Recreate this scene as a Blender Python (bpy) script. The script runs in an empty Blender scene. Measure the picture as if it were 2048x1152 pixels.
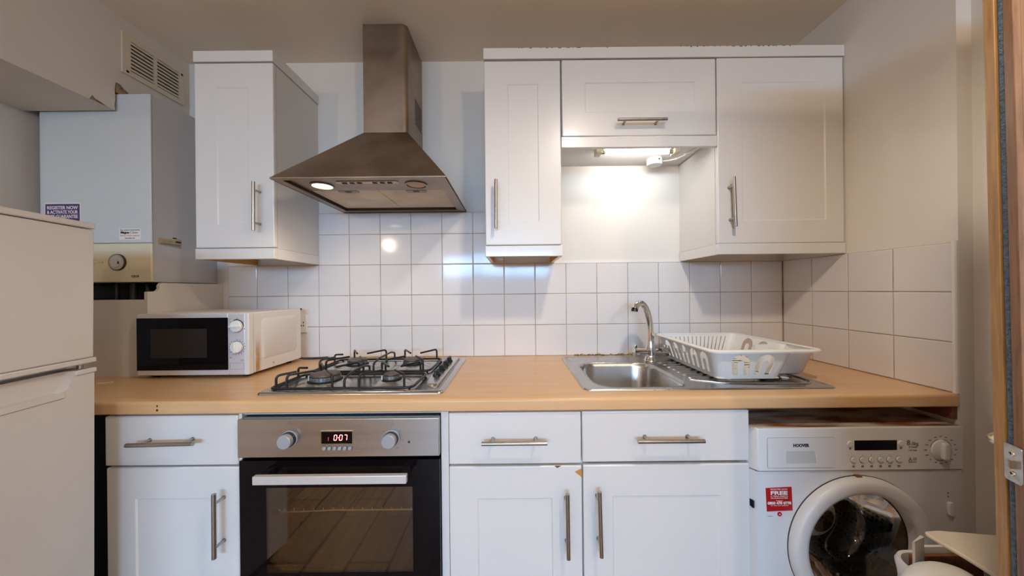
import bpy, bmesh, math, random
from mathutils import Vector, Matrix
from mathutils.geometry import tessellate_polygon
random.seed(7)
R = math.radians
SC = bpy.context.scene
COL = SC.collection

# ------------------------------------------------------------------ camera
cam = bpy.data.cameras.new('camera')
cam.sensor_width = 36.0
cam.lens = 642 / 2048 * 36.0
cam.shift_x = -3 / 2048
cam.shift_y = 5 / 2048
cam.clip_start = 0.01
camo = bpy.data.objects.new('camera', cam)
COL.objects.link(camo)
camo.matrix_world = Matrix.Translation((0, 0, 1.23)) @ Matrix.Rotation(R(90), 4, 'X') @ Matrix.Rotation(-0.0098, 4, 'Z')
SC.camera = camo

# ------------------------------------------------------------------ world, daylight, exposure
wd = bpy.data.worlds.new('sky')
wd.use_nodes = True
wd.node_tree.nodes['Background'].inputs[0].default_value = (0.62, 0.78, 1.0, 1)
wd.node_tree.nodes['Background'].inputs[1].default_value = 1.2
SC.world = wd


def area(name, loc, rot, sx, sy, power, color):
    l = bpy.data.lights.new(name, 'AREA')
    l.shape = 'RECTANGLE'; l.size = sx; l.size_y = sy; l.energy = power; l.color = color
    o = bpy.data.objects.new(name, l); COL.objects.link(o)
    o.location = loc; o.rotation_euler = rot
    return o


# sky light falling in through the window of the room behind the camera
area('window_daylight', (-0.5, -4.75, 2.45), (R(80), 0, 0), 3.6, 1.7, 920, (0.41, 0.68, 1.0))
WARM = (1.0, 0.80, 0.58)
# beam of the ceiling spotlight over the middle of the kitchen
sl_ = bpy.data.lights.new('ceiling_spot_beam', 'SPOT')
sl_.energy = 38; sl_.color = (1.0, 0.86, 0.69); sl_.spot_size = R(160); sl_.spot_blend = 0.60; sl_.shadow_soft_size = 0.05
so_ = bpy.data.objects.new('ceiling_spot_beam', sl_); COL.objects.link(so_); so_.location = (0.42, 0.25, 2.315)

SC.view_settings.view_transform = 'Standard'
SC.view_settings.look = 'None'
SC.view_settings.exposure = -0.04
SC.view_settings.gamma = 1.0
SC.view_settings.use_curve_mapping = False
SC.cycles.use_denoising = True
SC.cycles.max_bounces = 7
SC.cycles.diffuse_bounces = 5
SC.cycles.glossy_bounces = 4
SC.cycles.transmission_bounces = 4
SC.cycles.transparent_max_bounces = 8
SC.cycles.caustics_reflective = False
SC.cycles.caustics_refractive = False
SC.cycles.use_adaptive_sampling = True
SC.cycles.adaptive_threshold = 0.05
SC.cycles.adaptive_min_samples = 12
SC.cycles.sample_clamp_indirect = 4.0

# ------------------------------------------------------------------ materials


def nodes(m):
    return m.node_tree.nodes, m.node_tree.links


def mat(name, col, rough=0.5, metal=0.0, var=0.0, vscale=8.0, bump=0.0, bscale=60.0, coat=0.0, stretch=None, col2=None,
        spec=None, rvar=0.0, emit=None, estr=0.0, detail=4.0, lo=0.35, hi=0.65):
    m = bpy.data.materials.new(name)
    m.use_nodes = True
    N, L = nodes(m)
    b = N['Principled BSDF']
    b.inputs['Base Color'].default_value = (*col, 1)
    b.inputs['Roughness'].default_value = rough
    b.inputs['Metallic'].default_value = metal
    if coat:
        b.inputs['Coat Weight'].default_value = coat
        b.inputs['Coat Roughness'].default_value = 0.06
    if spec is not None:
        b.inputs['Specular IOR Level'].default_value = spec
    if emit:
        b.inputs['Emission Color'].default_value = (*emit, 1)
        b.inputs['Emission Strength'].default_value = estr
    if var or col2 or bump or rvar:
        tc = N.new('ShaderNodeTexCoord'); mp = N.new('ShaderNodeMapping')
        L.new(tc.outputs['Object'], mp.inputs['Vector'])
        if stretch:
            mp.inputs['Scale'].default_value = stretch
    if var or col2 or rvar:
        n = N.new('ShaderNodeTexNoise'); n.inputs['Scale'].default_value = vscale; n.inputs['Detail'].default_value = detail
        L.new(mp.outputs[0], n.inputs['Vector'])
        if var or col2:
            r = N.new('ShaderNodeValToRGB')
            r.color_ramp.elements[0].position = lo; r.color_ramp.elements[1].position = hi
            c2 = col2 if col2 else tuple(c * (1 - var) for c in col)
            r.color_ramp.elements[0].color = (*c2, 1); r.color_ramp.elements[1].color = (*col, 1)
            L.new(n.outputs['Fac'], r.inputs[0]); L.new(r.outputs[0], b.inputs['Base Color'])
        if rvar:
            mr = N.new('ShaderNodeMapRange')
            mr.inputs[3].default_value = max(0.02, rough - rvar); mr.inputs[4].default_value = rough + rvar
            L.new(n.outputs['Fac'], mr.inputs[0]); L.new(mr.outputs[0], b.inputs['Roughness'])
    if bump:
        n2 = N.new('ShaderNodeTexNoise'); n2.inputs['Scale'].default_value = bscale; n2.inputs['Detail'].default_value = 3
        L.new(mp.outputs[0], n2.inputs['Vector'])
        bp = N.new('ShaderNodeBump'); bp.inputs['Strength'].default_value = bump; bp.inputs['Distance'].default_value = 0.002
        L.new(n2.outputs['Fac'], bp.inputs['Height']); L.new(bp.outputs[0], b.inputs['Normal'])
    return m


def glass_thin(name, tint, refl=0.08, rough=0.02):
    """thin tinted pane: lets light through, mirrors a little"""
    m = bpy.data.materials.new(name); m.use_nodes = True
    N, L = nodes(m)
    N.remove(N['Principled BSDF'])
    t = N.new('ShaderNodeBsdfTransparent'); t.inputs[0].default_value = (*tint, 1)
    g = N.new('ShaderNodeBsdfGlossy'); g.inputs['Roughness'].default_value = rough
    fr = N.new('ShaderNodeLayerWeight'); fr.inputs[0].default_value = 0.25
    mr = N.new('ShaderNodeMapRange'); mr.inputs[3].default_value = refl; mr.inputs[4].default_value = 1.0
    L.new(fr.outputs['Fresnel'], mr.inputs[0])
    mx = N.new('ShaderNodeMixShader')
    L.new(mr.outputs[0], mx.inputs[0]); L.new(t.outputs[0], mx.inputs[1]); L.new(g.outputs[0], mx.inputs[2])
    L.new(mx.outputs[0], N['Material Output'].inputs[0])
    return m


def wood(name, c1, c2, axis, scale=5.0, stretch=14.0, rough=0.4, planks=None, streak=(0.3, 0.7), fine=0.25):
    m = bpy.data.materials.new(name); m.use_nodes = True
    N, L = nodes(m); b = N['Principled BSDF']
    tc = N.new('ShaderNodeTexCoord'); mp = N.new('ShaderNodeMapping')
    s = [stretch] * 3; s['xyz'.index(axis)] = 1.0
    mp.inputs['Scale'].default_value = s
    L.new(tc.outputs['Object'], mp.inputs['Vector'])
    n = N.new('ShaderNodeTexNoise'); n.inputs['Scale'].default_value = scale; n.inputs['Detail'].default_value = 6
    n.inputs['Roughness'].default_value = 0.6; n.inputs['Distortion'].default_value = 0.3
    L.new(mp.outputs[0], n.inputs['Vector'])
    r = N.new('ShaderNodeValToRGB')
    r.color_ramp.elements[0].position = streak[0]; r.color_ramp.elements[1].position = streak[1]
    r.color_ramp.elements[0].color = (*c2, 1); r.color_ramp.elements[1].color = (*c1, 1)
    L.new(n.outputs['Fac'], r.inputs[0])
    out = r.outputs[0]
    if planks:
        br = N.new('ShaderNodeTexBrick')
        br.inputs['Scale'].default_value = 1.0
        br.inputs['Brick Width'].default_value = planks[0]; br.inputs['Row Height'].default_value = planks[1]
        br.inputs['Mortar Size'].default_value = planks[2]
        br.inputs['Color1'].default_value = (1, 1, 1, 1); br.inputs['Color2'].default_value = (planks[3],) * 3 + (1,)
        br.inputs['Mortar'].default_value = (planks[4],) * 3 + (1,)
        br.offset = 0.37
        m2 = N.new('ShaderNodeMapping'); m2.inputs['Rotation'].default_value = planks[5]
        L.new(tc.outputs['Object'], m2.inputs['Vector']); L.new(m2.outputs[0], br.inputs['Vector'])
        mul = N.new('ShaderNodeMixRGB'); mul.blend_type = 'MULTIPLY'; mul.inputs[0].default_value = 1.0
        L.new(out, mul.inputs[1]); L.new(br.outputs['Color'], mul.inputs[2]); out = mul.outputs[0]
    L.new(out, b.inputs['Base Color'])
    b.inputs['Roughness'].default_value = rough
    bp = N.new('ShaderNodeBump'); bp.inputs['Strength'].default_value = fine; bp.inputs['Distance'].default_value = 0.001
    L.new(n.outputs['Fac'], bp.inputs['Height']); L.new(bp.outputs[0], b.inputs['Normal'])
    return m


M = {}
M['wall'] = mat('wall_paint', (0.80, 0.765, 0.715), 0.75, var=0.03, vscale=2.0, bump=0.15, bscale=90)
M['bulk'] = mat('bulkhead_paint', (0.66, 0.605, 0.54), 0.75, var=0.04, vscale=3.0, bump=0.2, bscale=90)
M['ceiling'] = mat('ceiling_paint', (0.90, 0.79, 0.65), 0.85, var=0.05, vscale=1.5, bump=0.12, bscale=120)
M['wallhid'] = mat('wall_paint_far_room', (0.70, 0.66, 0.60), 0.85)
M['floor'] = wood('brown_floor_planks', (0.40, 0.23, 0.105), (0.25, 0.13, 0.055), 'y', 3.0, 12, 0.38,
                  planks=(1.2, 0.19, 0.006, 0.72, 0.25, (0, 0, R(90))))
M['cab'] = mat('white_foil_cabinet', (0.785, 0.765, 0.745), 0.30, var=0.02, vscale=3, coat=0.2)
M['carc'] = mat('white_carcass_board', (0.74, 0.725, 0.71), 0.45, var=0.02, vscale=3)
M['cabdirty'] = mat('chipped_cornice_board', (0.76, 0.735, 0.70), 0.4)
M['dust'] = mat('grey_dust_flake', (0.22, 0.19, 0.17), 0.9)
M['raw'] = wood('raw_chipboard', (0.62, 0.30, 0.09), (0.50, 0.22, 0.05), 'y', 10, 3, 0.8)
M['tile'] = mat('glazed_white_tile', (0.80, 0.765, 0.755), 0.10, var=0.03, vscale=2.5, bump=0.05, bscale=14, spec=0.32)
M['grout'] = mat('stained_grout', (0.50, 0.41, 0.30), 0.9, col2=(0.30, 0.21, 0.13), vscale=9, lo=0.3, hi=0.6)
M['trimw'] = mat('white_plastic_trim', (0.83, 0.82, 0.80), 0.3)
M['beech'] = wood('beech_worktop', (0.75, 0.485, 0.26), (0.65, 0.39, 0.18), 'x', 3.2, 12, 0.32, streak=(0.25, 0.75), fine=0.05)
M['nickel'] = mat('brushed_nickel', (0.46, 0.42, 0.38), 0.34, 1.0, var=0.12, vscale=60, stretch=(1, 1, 0.05))
M['steel'] = mat('brushed_steel', (0.62, 0.57, 0.52), 0.30, 1.0, var=0.08, vscale=40, stretch=(0.03, 1, 1), rvar=0.06)
M['steelhob'] = mat('satin_steel_hob', (0.60, 0.57, 0.54), 0.24, 1.0, var=0.08, vscale=20, rvar=0.08)
M['steelhood'] = mat('greasy_hood_steel', (0.39, 0.305, 0.235), 0.42, 1.0, var=0.30, vscale=7, rvar=0.12, detail=9)
M['steelsink'] = mat('sink_steel', (0.56, 0.545, 0.53), 0.26, 1.0, var=0.10, vscale=9, rvar=0.07)
M['steeldark'] = mat('dark_brown_metal', (0.060, 0.038, 0.032), 0.6, 0.2)
M['filter'] = mat('greasy_filter_mesh', (0.80, 0.70, 0.55), 0.6, 0.0, var=0.25, vscale=7, bump=0.5, bscale=400, detail=8)
M['chrome'] = mat('chrome', (0.78, 0.78, 0.78), 0.07, 1.0)
M['brass'] = mat('pale_brass', (0.72, 0.62, 0.42), 0.22, 1.0)
M['zinc'] = mat('scuffed_zinc', (0.55, 0.53, 0.48), 0.36, 1.0, col2=(0.34, 0.30, 0.24), vscale=60, lo=0.3, hi=0.55)
M['blackiron'] = mat('black_enamel_iron', (0.012, 0.012, 0.014), 0.35, spec=0.5)
M['blackplastic'] = mat('black_plastic', (0.012, 0.012, 0.014), 0.38)
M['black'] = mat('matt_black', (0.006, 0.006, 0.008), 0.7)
M['blackglass'] = mat('black_glass', (0.006, 0.004, 0.005), 0.05, spec=0.22)
M['burner'] = mat('burner_alloy', (0.36, 0.37, 0.38), 0.42, 0.9, var=0.35, vscale=40)
M['burnercap'] = mat('burner_cap_enamel', (0.15, 0.105, 0.085), 0.5, 0.2, var=0.4, vscale=30)
M['ovenglass'] = glass_thin('oven_window_glass', (0.72, 0.62, 0.50), 0.14)
M['satin'] = mat('satin_aluminium', (0.80, 0.77, 0.74), 0.45, 0.5)
M['enamel'] = mat('brown_oven_enamel', (0.22, 0.14, 0.07), 0.4)
M['wire'] = mat('bright_wire', (0.90, 0.87, 0.80), 0.3, 0.4)
M['fridge'] = mat('off_white_fridge_plastic', (0.65, 0.62, 0.60), 0.42, var=0.02, vscale=6, bump=0.05, bscale=300)
M['boiler'] = mat('pale_grey_blue_boiler_enamel', (0.62, 0.64, 0.63), 0.38, var=0.03, vscale=4)
M['boilerside'] = mat('grey_boiler_case', (0.56, 0.55, 0.56), 0.42, var=0.03, vscale=4)
M['cream'] = mat('cream_plastic', (0.70, 0.63, 0.46), 0.45, var=0.04, vscale=8)
M['ventcream'] = mat('yellowed_vent_plastic', (0.66, 0.58, 0.45), 0.5, var=0.05, vscale=8)
M['mwave'] = mat('white_microwave_enamel', (0.78, 0.735, 0.70), 0.36)
M['mwfront'] = mat('silver_white_plastic', (0.70, 0.69, 0.72), 0.30, 0.15)
M['mwwin'] = mat('microwave_mesh_window', (0.034, 0.026, 0.022), 0.25, spec=0.2)
M['appl'] = mat('white_appliance_enamel', (0.76, 0.75, 0.755), 0.34, var=0.02, vscale=4)
M['applp'] = mat('white_appliance_plastic', (0.78, 0.765, 0.75), 0.30)
M['wplastic'] = mat('white_plastic', (0.87, 0.85, 0.81), 0.38)
M['binw'] = mat('white_bin_plastic', (0.72, 0.69, 0.65), 0.42)
M['bincream'] = mat('cream_lid_plastic', (0.72, 0.63, 0.50), 0.5)
M['rust'] = mat('rusty_machine_top', (0.56, 0.48, 0.40), 0.6, col2=(0.20, 0.065, 0.02), vscale=5, stretch=(1, 4, 1), detail=9, lo=0.38, hi=0.56)
M['printdark'] = mat('dark_print', (0.03, 0.03, 0.035), 0.5)
M['printgrey'] = mat('grey_print', (0.22, 0.21, 0.21), 0.5)
M['printwhite'] = mat('white_print', (0.85, 0.83, 0.82), 0.5)
M['red'] = mat('red_sticker', (0.46, 0.006, 0.012), 0.35)
M['purple'] = mat('purple_sticker', (0.085, 0.035, 0.14), 0.4)
M['paper'] = mat('white_paper', (0.80, 0.77, 0.72), 0.6)
M['tan'] = mat('tan_label_paper', (0.50, 0.42, 0.28), 0.6, var=0.2, vscale=60)
M['orangeprint'] = mat('orange_print', (0.65, 0.25, 0.06), 0.5)
M['led'] = mat('red_led_digits', (0.9, 0.1, 0.08), 0.4, emit=(1.0, 0.22, 0.20), estr=5)
M['leddim'] = mat('dim_red_led', (0.8, 0.05, 0.05), 0.4, emit=(1.0, 0.04, 0.05), estr=0.8)
M['tube'] = mat('lit_fluorescent_tube', (1, 1, 1), 0.4, emit=(1.0, 0.985, 0.93), estr=58)
M['lampon'] = mat('lit_halogen_lens', (1, 0.95, 0.8), 0.3, emit=(1.0, 0.88, 0.66), estr=12)
M['lampoff'] = mat('unlit_amber_lens', (0.50, 0.30, 0.14), 0.2)
M['oak'] = wood('light_oak_lipping', (0.48, 0.27, 0.095), (0.30, 0.15, 0.045), 'z', 9, 14, 0.5, streak=(0.3, 0.62))
M['brownwood'] = wood('brown_door_wood', (0.30, 0.15, 0.068), (0.17, 0.075, 0.032), 'z', 9, 14, 0.5, streak=(0.3, 0.65))
M['felt'] = mat('grey_blue_felt_seal', (0.12, 0.165, 0.23), 0.95, var=0.45, vscale=160, bump=1.0, bscale=300)
M['whitehot'] = mat('lit_globe', (1, 1, 1), 0.4, emit=WARM, estr=360)
M['pane'] = glass_thin('clear_window_glass', (0.96, 0.98, 1.0), 0.05)
M['copper'] = mat('dull_copper_pipe', (0.45, 0.22, 0.12), 0.4, 1.0)
M['plaster'] = mat('torn_plaster', (0.40, 0.26, 0.14), 0.95, col2=(0.12, 0.06, 0.03), vscale=40)
M['darkwood'] = wood('dark_red_batten', (0.26, 0.085, 0.035), (0.16, 0.05, 0.02), 'y', 9, 10, 0.6)
M['crust'] = mat('brown_sealant_crust', (0.34, 0.22, 0.09), 0.95, col2=(0.09, 0.05, 0.02), vscale=70)
M['glassbowl'] = glass_thin('porthole_glass', (0.50, 0.46, 0.43), 0.05)
M['gasket'] = mat('dark_gasket_rubber', (0.045, 0.035, 0.032), 0.5)
M['dialgrey'] = mat('grey_dial', (0.50, 0.51, 0.50), 0.4)
M['knobgrey'] = mat('grey_oven_knob', (0.42, 0.44, 0.48), 0.4, 0.3)


def perforated():
    m = bpy.data.materials.new('perforated_drum_steel'); m.use_nodes = True
    N, L = nodes(m); b = N['Principled BSDF']
    tc = N.new('ShaderNodeTexCoord')
    v = N.new('ShaderNodeTexVoronoi'); v.inputs['Scale'].default_value = 75; v.inputs['Randomness'].default_value = 0.12
    L.new(tc.outputs['Object'], v.inputs['Vector'])
    r = N.new('ShaderNodeValToRGB'); r.color_ramp.elements[0].position = 0.30; r.color_ramp.elements[1].position = 0.36
    r.color_ramp.elements[0].color = (0.015, 0.015, 0.018, 1); r.color_ramp.elements[1].color = (0.60, 0.60, 0.60, 1)
    L.new(v.outputs['Distance'], r.inputs[0]); L.new(r.outputs[0], b.inputs['Base Color'])
    b.inputs['Metallic'].default_value = 0.9; b.inputs['Roughness'].default_value = 0.36
    return m


M['drum'] = perforated()


def stained_side():
    """white enamel with one long rust-brown drip near the front edge of the side panel"""
    m = mat('stained_microwave_side', (0.78, 0.735, 0.70), 0.36)
    N, L = nodes(m); b = N['Principled BSDF']
    tc = N.new('ShaderNodeTexCoord'); sep = N.new('ShaderNodeSeparateXYZ'); L.new(tc.outputs['Object'], sep.inputs[0])
    n = N.new('ShaderNodeTexNoise'); n.inputs['Scale'].default_value = 28; n.inputs['Detail'].default_value = 5
    L.new(tc.outputs['Object'], n.inputs['Vector'])

    def rng(src, a, b_, c, d):
        q = N.new('ShaderNodeMapRange'); q.interpolation_type = 'SMOOTHSTEP'
        q.inputs[1].default_value = a; q.inputs[2].default_value = b_; q.inputs[3].default_value = c; q.inputs[4].default_value = d
        L.new(src, q.inputs[0]); return q.outputs[0]

    def mul(a, b_):
        q = N.new('ShaderNodeMath'); q.operation = 'MULTIPLY'; L.new(a, q.inputs[0]); L.new(b_, q.inputs[1]); return q.outputs[0]
    y = sep.outputs['Y']; z = sep.outputs['Z']
    f = mul(rng(y, 1.240, 1.248, 0, 1), rng(y, 1.256, 1.276, 1, 0))
    f = mul(f, rng(z, 0.98, 1.085, 1, 0))
    f = mul(f, rng(n.outputs['Fac'], 0.25, 0.6, 0.35, 1))
    mx = N.new('ShaderNodeMixRGB'); mx.inputs[1].default_value = (0.78, 0.735, 0.70, 1); mx.inputs[2].default_value = (0.50, 0.27, 0.11, 1)
    L.new(f, mx.inputs[0]); L.new(mx.outputs[0], b.inputs['Base Color'])
    return m


M['mwside'] = stained_side()

# ------------------------------------------------------------------ mesh helpers


def box(bm, x0, x1, y0, y1, z0, z1):
    v = [bm.verts.new(p) for p in ((x0, y0, z0), (x1, y0, z0), (x1, y1, z0), (x0, y1, z0), (x0, y0, z1), (x1, y0, z1), (x1, y1, z1), (x0, y1, z1))]
    for f in ((0, 3, 2, 1), (4, 5, 6, 7), (0, 1, 5, 4), (1, 2, 6, 5), (2, 3, 7, 6), (3, 0, 4, 7)):
        bm.faces.new([v[i] for i in f])


def to3(axis, p, d):
    return {'x': (d, p[0], p[1]), 'y': (p[0], d, p[1]), 'z': (p[0], p[1], d)}[axis]


def prism(bm, pts, axis, a, b, pts_b=None):
    A = [bm.verts.new(to3(axis, p, a)) for p in pts]
    B = [bm.verts.new(to3(axis, p, b)) for p in (pts_b or pts)]
    n = len(pts)
    bm.faces.new(A); bm.faces.new(list(reversed(B)))
    for i in range(n):
        j = (i + 1) % n
        bm.faces.new((A[i], B[i], B[j], A[j]))


def holed(bm, outer, holes, axis, a, b):
    """a plate with holes, between depth a and b along an axis"""
    loops = [outer] + holes
    tri = tessellate_polygon([[Vector((p[0], p[1], 0)) for p in l] for l in loops])
    flat = [p for l in loops for p in l]
    A = [bm.verts.new(to3(axis, p, a)) for p in flat]; B = [bm.verts.new(to3(axis, p, b)) for p in flat]
    for t in tri:
        if len(set(t)) == 3:
            try:
                bm.faces.new([A[i] for i in t]); bm.faces.new([B[i] for i in reversed(t)])
            except ValueError:
                pass
    k = 0
    for l in loops:
        n = len(l)
        for i in range(n):
            j = (i + 1) % n
            bm.faces.new((A[k + i], A[k + j], B[k + j], B[k + i]))
        k += n


def rrect(x0, x1, y0, y1, r, n=6):
    out = []
    for cx, cy, a0 in ((x1 - r, y1 - r, 0), (x0 + r, y1 - r, 90), (x0 + r, y0 + r, 180), (x1 - r, y0 + r, 270)):
        for i in range(n + 1):
            a = R(a0 + 90 * i / n)
            out.append((cx + r * math.cos(a), cy + r * math.sin(a)))
    return out


def circle(cx, cy, r, n=32, a0=0.0):
    return [(cx + r * math.cos(a0 + 2 * math.pi * i / n), cy + r * math.sin(a0 + 2 * math.pi * i / n)) for i in range(n)]


def loft(bm, rings, cap0=True, cap1=True):
    V = [[bm.verts.new(p) for p in r] for r in rings]
    n = len(rings[0])
    for a, b in zip(V, V[1:]):
        for i in range(n):
            j = (i + 1) % n
            bm.faces.new((a[i], a[j], b[j], b[i]))
    if cap0: bm.faces.new(list(reversed(V[0])))
    if cap1: bm.faces.new(V[-1])


def lathe(bm, prof, c, axis='z', n=32, cap0=True, cap1=True):
    """prof: (radius, distance along axis) from point c"""
    rings = []
    for r, d in prof:
        ring = []
        for i in range(n):
            a = 2 * math.pi * i / n
            u, w = r * math.cos(a), r * math.sin(a)
            ring.append({'z': (c[0] + u, c[1] + w, c[2] + d), 'y': (c[0] + u, c[1] + d, c[2] + w), 'x': (c[0] + d, c[1] + u, c[2] + w)}[axis])
        rings.append(ring)
    loft(bm, rings, cap0, cap1)


def tube(bm, path, r, n=10, closed=False, radii=None):
    P = [Vector(p) for p in path]
    m = len(P); rings = []
    up = None
    for i in range(m):
        if closed:
            d = (P[(i + 1) % m] - P[i - 1]).normalized()
        else:
            d = (P[min(i + 1, m - 1)] - P[max(i - 1, 0)]).normalized()
        if up is None:
            up = Vector((0, 0, 1)) if abs(d.z) < 0.9 else Vector((0, 1, 0))
        s = d.cross(up)
        if s.length < 1e-4:
            s = d.cross(Vector((1, 0, 0)))
        s.normalize(); t = s.cross(d).normalized(); up = t
        rr = radii[i] if radii else r
        rings.append([tuple(P[i] + s * rr * math.cos(2 * math.pi * k / n) + t * rr * math.sin(2 * math.pi * k / n)) for k in range(n)])
    if closed:
        V = [[bm.verts.new(p) for p in q] for q in rings]
        for i in range(m):
            a, b = V[i], V[(i + 1) % m]
            for k in range(n):
                j = (k + 1) % n
                bm.faces.new((a[k], a[j], b[j], b[k]))
    else:
        loft(bm, rings)


def arc(cx, cz, r, a0, a1, n=8):
    return [(cx + r * math.cos(R(a0 + (a1 - a0) * i / n)), cz + r * math.sin(R(a0 + (a1 - a0) * i / n))) for i in range(n + 1)]


def bend(path, r=0.012, n=5):
    """round the corners of a polyline"""
    P = [Vector(p) for p in path]; out = [P[0]]
    for a, b, c in zip(P, P[1:], P[2:]):
        rr = min(r, (a - b).length * 0.48, (c - b).length * 0.48)
        p = b + (a - b).normalized() * rr; q = b + (c - b).normalized() * rr
        for i in range(n + 1):
            t = i / n
            out.append(p * (1 - t) ** 2 + b * 2 * t * (1 - t) + q * t * t)
    out.append(P[-1])
    return [tuple(p) for p in out]


def BM():
    return bmesh.new()


def finish(name, bm, m, smooth=None):
    bmesh.ops.recalc_face_normals(bm, faces=bm.faces)
    me = bpy.data.meshes.new(name)
    bm.to_mesh(me); bm.free()
    me.materials.append(M[m] if isinstance(m, str) else m)
    if smooth is not None:
        me.polygons.foreach_set('use_smooth', [True] * len(me.polygons))
        try:
            me.set_sharp_from_angle(angle=R(smooth))
        except Exception:
            pass
    return me


def world_of(o):
    if o.get('_local'):
        return None
    return Matrix.Translation(o.location) if o.type == 'EMPTY' else Matrix.Identity(4)


def attach(o, parent, local=False):
    if parent is None:
        return
    o.parent = parent
    if not local and parent.type == 'EMPTY':
        o.matrix_parent_inverse = Matrix.Translation(-Vector(parent.location))


def obj(name, bm, m, parent=None, bevel=0.0, smooth=None, seg=2, local=False, label=None, kind=None, ang=40):
    o = bpy.data.objects.new(name, finish(name, bm, m, smooth))
    COL.objects.link(o)
    attach(o, parent, local)
    if bevel:
        b = o.modifiers.new('bevel', 'BEVEL'); b.width = bevel; b.segments = seg; b.limit_method = 'ANGLE'; b.angle_limit = R(ang)
        b.harden_normals = False
        o.data.polygons.foreach_set('use_smooth', [True] * len(o.data.polygons))
        try:
            o.data.set_sharp_from_angle(angle=R(35))
        except Exception:
            pass
    if label: o['label'] = label
    if kind: o['kind'] = kind
    return o


def bobj(name, x0, x1, y0, y1, z0, z1, m, parent=None, bevel=0.0, **k):
    bm = BM(); box(bm, x0, x1, y0, y1, z0, z1)
    return obj(name, bm, m, parent, bevel, **k)


def tag(o, label, cat, group=None):
    o['label'] = label; o['category'] = cat
    if group: o['group'] = group
    return o


def thing(name, label, cat, loc, group=None):
    o = bpy.data.objects.new(name, None); COL.objects.link(o)
    o.empty_display_size = 0.05; o.location = loc
    return tag(o, label, cat, group)


def struct(o):
    o['kind'] = 'structure'; return o


def text(name, s, size, loc, m, parent, rot=(R(90), 0, 0), align='CENTER', width=None, local=False, bold=0.0, spacing=1.0):
    c = bpy.data.curves.new(name, 'FONT'); c.body = s; c.size = size; c.align_x = align; c.align_y = 'CENTER'
    c.extrude = 0.0002; c.offset = bold; c.space_character = spacing; c.resolution_u = 3; c.space_line = 0.85
    t = bpy.data.objects.new(name, c)
    me = bpy.data.meshes.new_from_object(t)
    bpy.data.objects.remove(t)
    me.name = name
    xs = [v.co.x for v in me.vertices] or [0, 1]
    if width:
        k = width / (max(xs) - min(xs))
        for v in me.vertices: v.co.x *= k
    mw = Matrix.Translation(loc) @ Matrix.Rotation(rot[2], 4, 'Z') @ Matrix.Rotation(rot[1], 4, 'Y') @ Matrix.Rotation(rot[0], 4, 'X')
    me.transform(mw)
    me.materials.clear(); me.materials.append(M[m])
    o = bpy.data.objects.new(name, me); COL.objects.link(o)
    attach(o, parent, local)
    return o

# ------------------------------------------------------------------ the room
CEIL = 2.36
WY = 1.580          # painted face of the back wall
TY = 1.574          # tile faces
WX = 1.327          # painted face of the right wall
WT = 0.9086         # worktop top
REAR = -3.40

struct(bobj('floor', -3.1, 1.9, REAR - 0.3, 1.70, -0.08, 0.0, 'floor'))
struct(bobj('ceiling', -3.1, 1.9, REAR - 0.3, 1.70, CEIL, CEIL + 0.08, 'ceiling'))
wall_back = struct(bobj('wall_back', -2.05, 1.45, WY, 1.70, 0, CEIL, 'wall'))
bm = BM()
prism(bm, [(-1.95, WY), (-1.95, 0.30), (-2.9, 0.30), (-2.9, REAR), (-3.0, REAR), (-3.0, WY)], 'z', 0, CEIL)
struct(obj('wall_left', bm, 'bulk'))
bm = BM()
prism(bm, [(WX, WY), (WX, 0.957), (1.372, 0.957), (1.372, 0.70), (1.62, 0.70), (1.62, REAR), (1.75, REAR), (1.75, WY)], 'z', 0, CEIL)
wall_right = struct(obj('wall_right', bm, 'wall'))
bm = BM()
holed(bm, [(-3.0, 0), (1.75, 0), (1.75, CEIL), (-3.0, CEIL)], [[(-1.5, 0.5), (0.8, 0.5), (0.8, 2.0), (-1.5, 2.0)]], 'y', REAR - 0.14, REAR)
struct(obj('wall_rear', bm, 'wallhid'))
# window in the rear wall
win = struct(bobj('window_1', -1.5, 0.8, REAR - 0.10, REAR - 0.04, 0.5, 0.55, 'trimw'))
bm = BM()
for x0, x1, z0, z1 in ((-1.5, -1.45, 0.55, 2.0), (0.75, 0.8, 0.55, 2.0), (-1.45, 0.75, 1.95, 2.0), (-0.75, -0.70, 0.55, 1.95), (0.0, 0.05, 0.55, 1.95), (-1.45, 0.75, 1.48, 1.52)):
    box(bm, x0, x1, REAR - 0.10, REAR - 0.04, z0, z1)
obj('window_frame', bm, 'trimw', win)
for x0, x1 in ((-1.45, -0.75), (-0.70, 0.0), (0.05, 0.75)):
    for z0, z1 in ((0.55, 1.48), (1.52, 1.95)):
        bobj('pane', x0, x1, REAR - 0.075, REAR - 0.071, z0, z1, 'pane', win)
# hinge post of the open door
struct(bobj('trim_1', 1.475, 1.62, 0.10, 0.24, 0, CEIL, 'brownwood'))

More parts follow.
